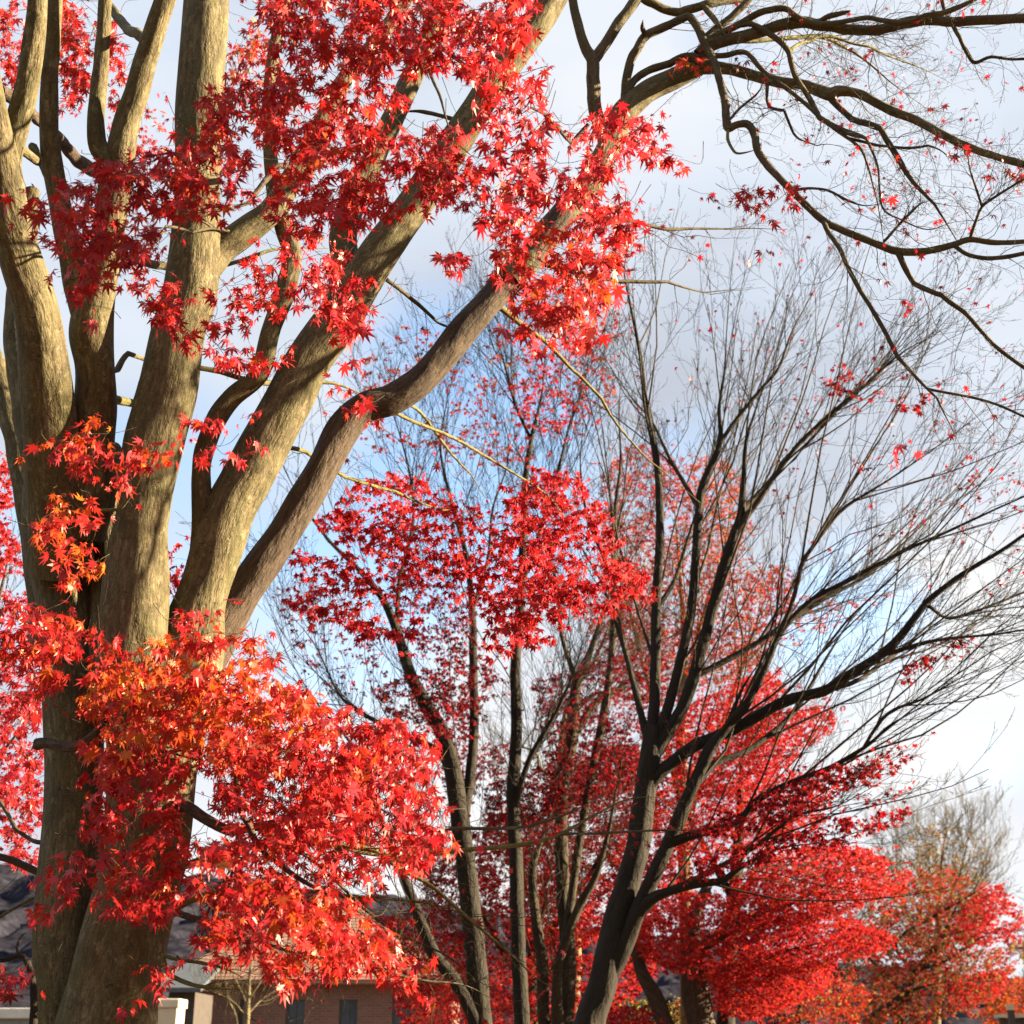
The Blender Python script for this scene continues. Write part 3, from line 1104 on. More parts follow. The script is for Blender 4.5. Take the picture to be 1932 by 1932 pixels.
    side('Le', [(266, 75, 11), (258, 64, 10), (238, 45, 10), (217, 24, 9), (196, 0, 8), (180, -40, 7)], 6.3, 6.3, 'bark', tw_n=4, tw_l=.5)
    side('Le', [(172, 730, 7), (196, 704, 6), (217, 690, 6), (245, 673, 5.5), (285, 672, 5), (340, 655, 4)], 6.1, 6.3, 'bark')
    side('Le', [(170, 782, 12), (205, 764, 9), (259, 745, 8), (300, 730, 7)], 6.1, 6.4, 'twig_yellow')
    side('Le', [(215, 530, 9), (245, 508, 8), (266, 497, 8), (318, 507, 8), (360, 520, 8)], 6.2, 6.5, 'bark')
    side('A', [(350, 715, 6), (374, 712, 5), (420, 710, 5), (490, 722, 5), (580, 720, 5), (640, 728, 5), (695, 748, 4)], 6.4, 6.6, 'twig_yellow', tw_n=8)
    side('A2', [(395, 518, 5), (430, 496, 4), (472, 479, 4), (525, 467, 4), (640, 467, 3)], 6.3, 6.6, 'twig_yellow', tw_n=7)
    side('B', [(700, 515, 5), (720, 521, 4), (775, 553, 4), (825, 602, 3), (852, 630, 3), (880, 690, 2)], 6.0, 6.6, 'twig', tw_n=9)
    side('B', [(500, 836, 5.0), (560, 846, 4.3), (600, 862, 3.6), (660, 892, 3.6), (733, 925, 3.2), (800, 945, 2.9), (860, 953, 2.5), (930, 975, 2.2)], 6.6, 8.4, 'twig_yellow', tw_n=16)
    side('C', [(735, 770, 4.3), (761, 789, 3.6), (853, 827, 3.2), (930, 873, 2.9), (1031, 936, 2.9), (1080, 1000, 2.2)], 6.3, 8.5, 'twig_yellow', tw_n=20)
    side('C', [(750, 750, 3.6), (783, 768, 3.2), (825, 824, 2.9), (880, 894, 2.5), (915, 929, 2.2)], 6.2, 8.2, 'twig_yellow', tw_n=12)
    side(None, [(70, 1405, 11), (90, 1402, 10), (133, 1411, 9), (172, 1392, 9), (200, 1360, 8)], 5.85, 5.6, 'bark_dark')
    side(None, [(-20, 1612, 7), (20, 1622, 7), (70, 1645, 7), (100, 1660, 8)], 6.2, 6.25, 'bark_dark', tw_n=4)
    side(None, [(95, 1600, 5), (60, 1585, 4), (30, 1560, 4), (-10, 1500, 3)], 6.2, 6.5, 'twig', tw_n=5)
    side(None, [(0, 1730, 3), (30, 1712, 3), (72, 1690, 3), (100, 1680, 4)], 6.1, 6.2, 'twig_yellow', tw_n=3)
    side(None, [(345, 1515, 12), (367, 1532, 11), (400, 1552, 10), (430, 1566, 10), (470, 1560, 9), (540, 1545, 8), (640, 1500, 6), (760, 1420, 4)], 5.9, 5.2, 'bark_dark')
    side(None, [(440, 1380, 4), (448, 1480, 5), (455, 1530, 5), (470, 1560, 6), (483, 1590, 6), (507, 1613, 6), (560, 1655, 6), (630, 1694, 5), (676, 1721, 4), (740, 1760, 3)], 5.5, 5.1, 'bark_dark', tw_n=8, up=-.1)
    side(None, [(325, 1718, 7), (360, 1732, 6), (420, 1749, 6), (490, 1776, 5), (560, 1800, 4), (640, 1830, 3)], 5.9, 5.4, 'bark_dark', tw_n=6, up=-.1)
    side(None, [(300, 1800, 4), (335, 1810, 3.5), (375, 1816, 3.5), (420, 1826, 3), (470, 1850, 2.5)], 5.9, 5.6, 'twig_yellow', tw_n=4)
    side(None, [(300, 1832, 5), (325, 1843, 4.5), (367, 1859, 4), (416, 1865, 3.5), (470, 1868, 2)], 5.9, 5.5, 'twig_yellow', tw_n=3)
    # low bare branches reaching right below the sprays
    side(None, [(330, 1640, 7.5), (420, 1610, 6.8), (510, 1592, 6.0), (600, 1590, 5.2), (700, 1608, 5.2), (790, 1609, 4.9), (888, 1600, 4.5), (982, 1592, 4.5), (1052, 1574, 3.8), (1122, 1536, 3.4), (1175, 1510, 3.0), (1227, 1504, 2.2), (1290, 1515, 1.5)], 5.3, 6.2, 'twig_yellow', tw_n=35, tw_l=.42, lev=3, up=-.05)
    side(None, [(820, 1585, 3.8), (853, 1567, 3.4), (930, 1564, 3.4), (1000, 1553, 3.0), (1087, 1529, 2.6), (1170, 1480, 1.9)], 5.9, 6.4, 'twig', tw_n=16, tw_l=.36, lev=2, up=0)
    side(None, [(1040, 1578, 3.0), (1100, 1570, 2.6), (1256, 1564, 2.2), (1330, 1570, 1.5)], 5.9, 6.5, 'twig', tw_n=12, tw_l=.3)
    side(None, [(560, 1594, 5.2), (650, 1600, 4.9), (720, 1612, 4.5), (748, 1634, 4.1), (807, 1665, 3.8), (860, 1711, 3.4), (912, 1756, 3.4), (965, 1802, 3.0), (1010, 1844, 2.2), (1040, 1862, 1.5)], 5.3, 6.0, 'twig_yellow', tw_n=32, tw_l=.42, lev=3, up=-.1)
    side(None, [(300, 1690, 6.0), (400, 1672, 5.2), (480, 1674, 4.5), (560, 1680, 3.8), (600, 1684, 3.8), (667, 1693, 3.8), (737, 1697, 3.4), (825, 1709, 3.0), (900, 1740, 2.2), (960, 1790, 1.5)], 5.4, 6.2, 'twig_yellow', tw_n=28, tw_l=.4, lev=3, up=-.2)
    side(None, [(500, 1592, 4.5), (560, 1605, 3.8), (610, 1640, 3.0), (700, 1725, 3.0), (760, 1760, 2.6), (840, 1800, 2.2), (900, 1850, 1.9), (960, 1880, 1.5)], 5.4, 6.0, 'twig', tw_n=25, tw_l=.36, lev=3, up=-.2)
    side(None, [(680, 1800, 3.0), (745, 1835, 3.0), (800, 1850, 2.6), (880, 1860, 2.2), (960, 1905, 1.5)], 5.4, 5.8, 'twig', tw_n=19, tw_l=.35, lev=2)
    side(None, [(0, 1812, 5), (22, 1808, 5), (42, 1805, 5), (53, 1820, 6), (60, 1844, 6), (64, 1890, 7), (63, 1940, 8), (60, 2040, 9)], 5.3, 5.4, 'bark_black')
    side(None, [(42, 1805, 3), (32, 1790, 2.5), (38, 1770, 2), (50, 1758, 1.5)], 5.3, 5.4, 'bark_black')
    # twigs of the sprays on the trunk
    side(None, [(160, 965, 3.5), (195, 960, 3.5), (230, 950, 3.5), (255, 930, 3), (272, 905, 2.5)], 5.2, 5.1, 'twig_yellow', tw_n=5, tw_l=.2)
    side(None, [(110, 1240, 3), (150, 1270, 3), (200, 1278, 3), (270, 1275, 3), (330, 1262, 2.5)], 5.1, 5.0, 'twig_yellow', tw_n=4, tw_l=.2)
    side(None, [(355, 1420, 5), (385, 1365, 5), (395, 1330, 4), (420, 1290, 3)], 5.5, 5.2, 'bark_dark')
    # twigs hanging inside the upper foliage
    side('Bf', [(800, 70, 3), (795, 95, 3), (805, 125, 3), (830, 180, 3), (845, 215, 2.5), (870, 240, 2)], 4.9, 4.9, 'twig')
    side('Bf', [(800, 20, 4), (830, 85, 4), (880, 125, 4), (920, 170, 3)], 5.0, 4.9, 'bark_dark', tw_n=5, tw_l=.25)
    side('C', [(1110, 235, 4), (1060, 240, 4), (1015, 222, 4), (985, 205, 3)], 5.5, 5.0, 'bark_dark', tw_n=4)
    side('B', [(880, 232, 5), (830, 218, 4), (790, 210, 4), (750, 212, 3)], 5.9, 6.1, 'twig')
    side('A2', [(560, 310, 6), (520, 330, 6), (480, 350, 5), (430, 375, 4), (350, 400, 3)], 5.6, 4.8, 'bark_dark', tw_n=6)
    side('A2', [(455, 445, 3), (400, 430, 3), (345, 445, 3), (300, 480, 2.5), (250, 520, 2)], 5.6, 5.0, 'twig', tw_n=4)
    # bare branch system reaching right from the dark limb
    side('C2', [(1140, 285, 14.6), (1132, 240, 12.9), (1122, 200, 12.9), (1119, 150, 12.9), (1117, 112, 12.0), (1103, 87, 9.5), (1085, 24, 8.6), (1076, -40, 7.7)], 6.2, 6.30, 'bark_mid', k=6)
    side('C2', [(1118, 118, 10.3), (1140, 87, 10.3), (1168, 42, 10.3), (1199, 0, 10.3), (1220, -40, 9.5)], 6.2, 6.30, 'bark_mid', k=6)
    side('C2', [(1170, 205, 10.3), (1173, 160, 8.6), (1183, 118, 8.6), (1198, 92, 8.6), (1218, 66, 8.6), (1256, 49, 7.7), (1284, 36, 7.7), (1300, 32, 7.7), (1316, 52, 7.7), (1331, 86, 7.7), (1347, 115, 7.3), (1357, 150, 7.3), (1367, 188, 7.3), (1370, 220, 7.7), (1374, 242, 7.7), (1392, 235, 6.9), (1411, 235, 7.3), (1424, 255, 7.3), (1428, 280, 7.3), (1445, 308, 7.3), (1466, 332, 6.9), (1494, 360, 6.9), (1522, 388, 6.9), (1553, 416, 6.9), (1588, 434, 6.9), (1641, 455, 6.9), (1693, 474, 7.3), (1746, 474, 6.9), (1798, 462, 6.0), (1830, 452, 5.6), (1879, 458, 5.2), (1950, 455, 4.3)], 6.2, 5.90, 'bark_mid', k=5, tw_n=39, tw_l=.45)
    side('C2', [(1217, 66, 5.2), (1212, 52, 4.3), (1213, 38, 3.4)], 6.2, 6.20, 'bark_mid')
    side('C2', [(1182, 180, 9.5), (1190, 158, 7.7), (1204, 135, 7.3), (1227, 115, 7.3), (1256, 100, 7.3), (1291, 85, 6.9), (1330, 88, 6.0), (1370, 93, 5.2), (1396, 92, 5.2), (1413, 101, 4.7), (1431, 122, 4.7), (1452, 143, 4.3), (1480, 162, 4.3), (1518, 192, 4.3), (1553, 224, 4.3), (1585, 248, 4.3), (1623, 277, 3.9), (1637, 308, 3.4), (1645, 335, 3.4), (1657, 378, 3.0), (1665, 420, 3.0), (1671, 460, 3.0), (1680, 520, 1.7)], 6.2, 5.95, 'bark_mid', k=5, tw_n=33, tw_l=.42)
    P, R = side('C2', [(1310, 126, 14.6), (1361, 128, 11.2), (1413, 140, 10.3), (1466, 154, 10.3), (1518, 161, 9.5), (1545, 170, 11.2), (1566, 178, 12.9), (1585, 172, 10.3), (1623, 178, 8.6), (1676, 206, 8.6), (1728, 227, 8.2), (1781, 255, 7.7), (1833, 280, 7.3), (1886, 297, 6.9), (1950, 316, 6.9)], 6.2, 5.90, 'bark', k=6, tw_n=33, tw_l=.5)
    side('C2', [(1560, 182, 8.6), (1581, 198, 6.0), (1616, 224, 6.0), (1641, 248, 6.0), (1662, 275, 5.6), (1693, 315, 5.6), (1721, 353, 5.2), (1753, 385, 4.7), (1788, 420, 4.3), (1818, 450, 3.4)], 6.2, 5.90, 'twig', tw_n=30, tw_l=.42)
    side('C2', [(1315, 100, 14.6), (1340, 82, 12.9), (1371, 75, 11.2), (1413, 66, 11.2), (1466, 50, 10.8), (1508, 42, 10.8), (1553, 48, 10.3), (1606, 56, 9.5), (1658, 56, 9.5), (1704, 44, 10.3), (1746, 38, 9.5), (1798, 41, 9.0), (1851, 38, 9.0), (1950, 34, 8.6)], 6.2, 5.90, 'bark_mid', k=6, tw_n=39, tw_l=.5)
    side('C2', [(1325, 90, 8.6), (1335, 68, 7.7), (1368, 42, 7.3), (1396, 17, 6.9), (1420, -10, 6.9), (1450, -50, 6.9)], 6.2, 6.30, 'bark_mid', k=5, tw_n=6)
    side('C2', [(1330, 82, 7.7), (1350, 70, 6.9), (1396, 49, 6.9), (1431, 31, 6.5), (1480, 20, 6.0), (1501, 30, 6.0), (1520, 33, 5.2), (1560, 40, 5.2), (1592, 38, 4.7), (1634, 33, 4.7), (1658, 40, 4.7), (1683, 49, 5.2), (1711, 53, 5.2), (1746, 42, 5.2), (1781, 28, 5.2), (1833, 0, 4.3), (1870, -30, 3.4)], 6.2, 5.80, 'bark_mid', k=5, tw_n=24)
    side('C2', [(1545, 34, 5.2), (1575, 28, 5.2), (1600, 22, 3.4), (1605, 19, 1.7)], 6.2, 6.10, 'bark_mid')
    side('C2', [(1180, -25, 8.6), (1215, 0, 8.6), (1256, 17, 8.2), (1291, 17, 8.2), (1326, 17, 7.7), (1361, 10, 6.0), (1406, -2, 5.2), (1450, -20, 4.3)], 6.2, 6.50, 'bark', k=5, tw_n=9)
    side('C2', [(1330, 18, 6.0), (1345, 33, 5.6), (1357, 49, 5.2), (1370, 70, 4.3)], 6.2, 6.30, 'bark')
    side('C2', [(1400, 50, 6.0), (1424, 51, 5.6), (1466, 77, 5.6), (1487, 101, 5.2), (1501, 136, 5.2), (1529, 168, 5.2), (1553, 200, 5.2), (1578, 231, 5.2), (1606, 259, 5.2), (1627, 282, 3.4), (1650, 330, 2.6), (1660, 400, 2.6), (1700, 420, 2.6), (1750, 435, 2.6), (1800, 418, 2.1), (1860, 410, 1.7)], 6.2, 5.90, 'bark_mid', k=5, tw_n=27, tw_l=.42)
    side('C2', [(1553, 412, 5.2), (1560, 441, 4.7), (1574, 472, 4.3), (1595, 518, 4.3), (1616, 556, 4.3), (1641, 591, 4.3), (1668, 625, 4.3), (1693, 659, 4.3), (1721, 698, 4.3), (1749, 736, 3.9), (1774, 768, 3.4), (1802, 803, 2.6), (1830, 838, 1.7)], 6.2, 5.70, 'twig', k=5, tw_n=27, tw_l=.42)
    side('C2', [(1749, 736, 3.0), (1798, 743, 2.6), (1851, 754, 2.6), (1893, 768, 2.6), (1950, 795, 2.1)], 6.2, 5.70, 'twig', tw_n=12)
    side('C2', [(1690, 474, 6.0), (1718, 514, 5.2), (1746, 542, 5.2), (1781, 567, 4.7), (1823, 588, 4.3), (1858, 616, 3.9), (1896, 647, 3.9), (1950, 684, 3.4)], 6.2, 5.80, 'twig', tw_n=21)
    side('C2', [(1800, 465, 4.3), (1830, 482, 4.3), (1865, 487, 4.3), (1903, 484, 4.3), (1950, 474, 4.3)], 6.2, 5.85, 'twig', tw_n=9)
    side('C2', [(1494, 355, 3.4), (1530, 355, 2.6), (1564, 360, 2.6), (1599, 378, 2.6), (1634, 388, 2.1), (1680, 380, 1.7)], 6.2, 5.90, 'twig', tw_n=15)
    side('C2', [(1606, 259, 3.4), (1669, 269, 2.6), (1728, 280, 2.6), (1774, 283, 2.1), (1810, 300, 1.7)], 6.2, 5.80, 'twig', tw_n=13)
    side('C2', [(1445, 165, 3.4), (1448, 196, 3.0), (1466, 220, 3.0), (1487, 238, 2.6), (1511, 248, 2.6), (1560, 250, 1.7), (1600, 280, 1.7)], 6.2, 6.00, 'twig', tw_n=13)
    side('C2', [(1770, -30, 4.3), (1781, 0, 3.9), (1791, 21, 3.9), (1809, 60, 3.9), (1826, 87, 3.4), (1847, 105, 3.4), (1872, 101, 3.0), (1910, 112, 2.6), (1950, 116, 2.6)], 6.2, 6.10, 'twig', tw_n=18, tw_l=.5)
    side('C2', [(1372, 243, 3.4), (1373, 262, 3.0), (1380, 278, 3.0), (1390, 289, 2.6), (1410, 287, 2.6), (1430, 281, 2.6)], 6.2, 6.05, 'twig_yellow')
    side('C2', [(1375, 230, 2.6), (1395, 205, 2.6), (1430, 175, 2.1), (1440, 150, 1.7)], 6.2, 6.20, 'twig', tw_n=7)
    side('C2', [(1830, 452, 3.4), (1840, 420, 3.0), (1853, 390, 2.6), (1880, 370, 2.6), (1920, 345, 2.1), (1950, 330, 1.7)], 6.2, 5.70, 'twig', tw_n=21, tw_l=.4)
    side('C2', [(1853, 390, 2.6), (1840, 350, 2.1), (1828, 310, 1.7), (1830, 280, 1.3)], 6.2, 5.75, 'twig', tw_n=15, tw_l=.35)
    side('C2', [(1671, 455, 3.0), (1695, 425, 2.6), (1730, 390, 2.6), (1745, 380, 2.1)], 6.2, 5.90, 'twig', tw_n=9)
    side('C2', [(1480, 100, 4.3), (1520, 66, 3.4), (1560, 62, 3.4), (1610, 90, 2.6), (1660, 110, 2.6), (1740, 130, 2.1), (1800, 150, 1.7)], 6.2, 7.20, 'twig_yellow', tw_n=30, tw_l=.6, lev=3)
    side('C2', [(1380, 86, 5.2), (1430, 84, 4.3), (1490, 75, 4.3), (1550, 68, 4.3), (1590, 78, 3.4), (1630, 100, 3.0), (1690, 150, 2.6), (1760, 200, 1.7)], 6.2, 7.10, 'twig_yellow', tw_n=27, tw_l=.6, lev=3)
    # long side branches behind, from the limb system to the right
    side('C', [(1060, 400, 6), (1130, 410, 4), (1200, 418, 3.5), (1256, 430, 3.5), (1310, 428, 3), (1400, 430, 2.5), (1480, 445, 2)], 6.6, 7.2, 'twig', tw_n=14, tw_l=.5)
    side('C', [(1020, 500, 7), (1100, 524, 5), (1170, 530, 4), (1256, 541, 3), (1330, 545, 2.5), (1420, 542, 2)], 6.6, 7.2, 'twig', tw_n=10, tw_l=.5)
    side('C', [(930, 565, 7), (1000, 630, 5), (1040, 660, 4), (1087, 705, 3), (1125, 755, 3), (1168, 806, 3), (1256, 887, 2.5), (1320, 950, 2)], 7.5, 8.2, 'twig_yellow', tw_n=8, tw_l=.5)
    tw.build('twigs', M['twig'], MAPLE)

    # foliage ------------------------------------------------------------
    tm = MB()

    def S(poly, Y, cov, mix, seed, **kw):
        return spray(poly, Y, cov, mix, MAPLE, seed=seed, twig_mb=tm, **kw)
    S([(0, 0), (60, 0), (82, 60), (75, 130), (40, 165), (0, 140)], 6.7, 1.5, 'red', 1)
    S([(95, 0), (190, 0), (215, 40), (237, 110), (240, 150), (200, 168), (160, 160), (140, 205), (115, 205), (100, 120)], 6.02, 1.9, 'hot', 2, dY=.2)
    S([(200, 170), (310, 190), (320, 280), (260, 300), (210, 250)], 7.2, .55, 'fire', 3, size=.036)
    S([(470, -40), (1010, -40), (1000, 60), (930, 130), (860, 120), (800, 90), (760, 110), (700, 130), (620, 120), (560, 150), (540, 90), (520, 60)], 4.25, 2.5, 'red', 4, dY=.35)
    S([(420, 40), (500, 40), (535, 130), (490, 165), (425, 165)], 7.0, .9, 'rusty', 5)
    S([(400, 165), (470, 140), (560, 150), (612, 200), (608, 250), (560, 270), (500, 280), (440, 300), (380, 290), (385, 240)], 4.3, 2.3, 'hot', 6, dY=.25)
    S([(600, 130), (700, 110), (790, 60), (870, 100), (790, 130), (740, 200), (705, 260), (725, 330), (790, 340), (760, 400), (700, 400), (640, 470), (560, 430), (510, 380), (540, 300), (600, 260)], 4.3, 1.75, 'red', 7, dY=.32)
    S([(870, 110), (960, 100), (1000, 150), (1050, 190), (1110, 205), (1190, 210), (1265, 250), (1275, 300), (1240, 340), (1190, 320), (1140, 310), (1110, 350), (1190, 390), (1200, 430), (1150, 470), (1080, 400), (990, 400), (930, 420), (860, 400), (800, 390), (790, 330), (730, 310), (745, 250), (835, 235), (880, 280), (930, 230), (885, 180)], 4.3, 1.55, 'pinkred', 8, dY=.35)
    S([(930, 400), (1190, 400), (1200, 430), (1170, 500), (1130, 560), (1125, 640), (1060, 645), (1000, 640), (965, 610), (945, 560), (970, 510), (940, 470)], 4.3, 2.1, 'hot', 9, dY=.35, cell=(34, 60))
    S([(820, 410), (885, 430), (880, 520), (850, 525), (825, 490)], 4.6, .9, 'red', 10, dY=.1)
    S([(20, 392), (60, 352), (160, 330), (260, 290), (350, 270), (430, 290), (470, 330), (470, 380), (400, 400), (340, 420), (300, 460), (240, 470), (150, 460), (90, 445), (70, 400)], 4.2, 2.0, 'red', 11, dY=.25)
    S([(80, 440), (260, 440), (285, 490), (220, 530), (150, 560), (110, 505)], 4.25, 1.5, 'red', 12, dY=.2)
    S([(250, 510), (330, 540), (420, 510), (500, 540), (550, 570), (500, 620), (480, 690), (420, 680), (360, 650), (310, 620), (285, 570)], 4.9, 1.15, 'red', 13)
    S([(580, 470), (660, 490), (720, 540), (705, 600), (685, 660), (660, 712), (620, 702), (640, 640), (600, 600), (570, 540)], 4.9, 1.3, 'pinkred', 14)
    S([(470, 420), (600, 410), (640, 500), (560, 560), (470, 540)], 5.0, .8, 'red', 15)
    S([(340, 760), (440, 780), (540, 800), (545, 870), (470, 870), (400, 880), (345, 830)], 5.0, .45, 'red', 16)
    S([(630, 735), (720, 750), (725, 815), (650, 810)], 5.3, .7, 'red', 17)
    S([(100, 830), (170, 780), (210, 840), (320, 820), (350, 850), (300, 890), (240, 920), (150, 910), (90, 890)], 5.0, .95, 'fire', 18)
    S([(80, 930), (195, 920), (225, 1000), (195, 1050), (140, 1095), (90, 1070), (85, 990)], 5.0, .95, 'orange', 19, label='small orange leaf spray hanging before the trunk')
    S([(0, 1130), (60, 1140), (130, 1160), (140, 1250), (100, 1290), (130, 1350), (50, 1300), (0, 1320)], 5.5, 1.6, 'fire', 20)
    S([(60, 1150), (200, 1170), (235, 1240), (190, 1260), (130, 1240), (70, 1200)], 5.0, 1.4, 'fire', 21)
    S([(0, 1310), (70, 1320), (100, 1400), (72, 1500), (75, 1620), (40, 1645), (0, 1610)], 7.2, 1.1, 'pinkred', 22)
    S([(180, 1300), (220, 1250), (320, 1195), (420, 1180), (520, 1240), (560, 1290), (600, 1340), (640, 1400), (500, 1440), (380, 1400), (330, 1370), (280, 1400), (200, 1450), (160, 1400)], 5.2, 2.6, 'orange', 23, dY=.5, label='orange top of the low hanging spray')
    S([(320, 1150), (420, 1150), (440, 1210), (380, 1240), (320, 1210)], 5.1, 1.0, 'red', 24)
    S([(440, 1290), (560, 1290), (680, 1340), (790, 1370), (835, 1420), (800, 1470), (845, 1560), (855, 1620), (760, 1640), (720, 1685), (640, 1645), (560, 1620), (460, 1580), (400, 1480)], 5.4, 2.4, 'red', 25, dY=.75)
    S([(170, 1380), (330, 1380), (375, 1420), (320, 1500), (340, 1560), (350, 1640), (330, 1730), (270, 1740), (200, 1720), (130, 1700), (60, 1740), (70, 1690), (150, 1600), (190, 1540), (150, 1480)], 5.0, 1.35, 'red', 26, dY=.2)
    S([(360, 1560), (460, 1580), (560, 1630), (640, 1690), (700, 1740), (765, 1800), (720, 1860), (650, 1840), (600, 1895), (560, 1860), (510, 1830), (480, 1760), (430, 1790), (390, 1740), (370, 1660)], 5.2, 2.2, 'fire', 27, dY=.7)
    S([(420, 1330), (600, 1330), (760, 1400), (800, 1540), (700, 1640), (480, 1560), (400, 1440)], 6.15, .8, 'red', 32, dY=.35)  # this layer and the next are added behind to shade the trunk and thicken
    S([(380, 1600), (520, 1620), (640, 1700), (700, 1800), (600, 1860), (460, 1760)], 6.05, .7, 'red', 33, dY=.3)
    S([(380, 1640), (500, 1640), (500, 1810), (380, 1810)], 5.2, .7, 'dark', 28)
    S([(255, 1790), (330, 1740), (355, 1800), (300, 1860), (250, 1860)], 5.1, .5, 'red', 29)
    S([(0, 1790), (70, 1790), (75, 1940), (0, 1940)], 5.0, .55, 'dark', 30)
    S([(690, 1780), (800, 1800), (850, 1850), (790, 1900), (720, 1880)], 5.6, .7, 'fire', 31)
    for i, (x, y, r, mix, c) in enumerate([(1300, 112, 14, 'orange', 2.2), (1420, 368, 30, 'red', 1.2), (1486, 358, 22, 'red', 1.5), (1345, 374, 14, 'dark', 1.0),
                                           (1442, 472, 14, 'red', 1.0), (1400, 110, 8, 'dark', .8), (1710, 565, 12, 'dark', .8), (1797, 283, 14, 'dark', 1.0),
                                           (1668, 355, 18, 'dark', .8), (1925, 310, 22, 'rusty', 1.3), (1695, 852, 14, 'red', 1.6), (1625, 880, 12, 'dark', 1.2), (1243, 210, 14, 'pinkred', 1.0)]):
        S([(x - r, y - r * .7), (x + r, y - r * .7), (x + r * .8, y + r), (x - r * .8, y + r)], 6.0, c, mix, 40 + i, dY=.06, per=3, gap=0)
    # hanging spray further back at the middle
    YB = lambda x, y: 8.5
    S([(620, 930), (700, 900), (780, 882), (850, 912), (920, 965), (930, 1060), (900, 1120), (870, 1110), (780, 1080), (720, 1050), (640, 1060), (600, 1000)], 8.5, 1.0, 'pinkred', 60, dY=.7, kind='mid')
    S([(930, 1000), (960, 935), (1000, 880), (1080, 892), (1130, 950), (1175, 1040), (1235, 1120), (1170, 1150), (1080, 1160), (1040, 1210), (980, 1222), (930, 1240), (905, 1190), (900, 1100)], 8.4, 1.35, 'pinkred', 61, dY=.7, kind='mid')
    S([(500, 1060), (640, 1015), (780, 1085), (800, 1160), (740, 1230), (650, 1180), (560, 1150)], 8.7, .75, 'pinkred', 62, dY=.5, kind='mid')
    S([(300, 970), (380, 1010), (350, 1160), (310, 1100)], 8.8, .45, 'pinkred', 63, dY=.3, kind='mid')
    tm.build('sprigs', M['twig'], MAPLE)
    # the last single leaves held by the bare twigs
    tip_leaves(tips, [[(1200, 150), (1940, 100), (1940, 900), (1200, 900)], FULL], [.035, .05], .030, 'dark', 'near', MAPLE, 77, per=1)


build_maple()

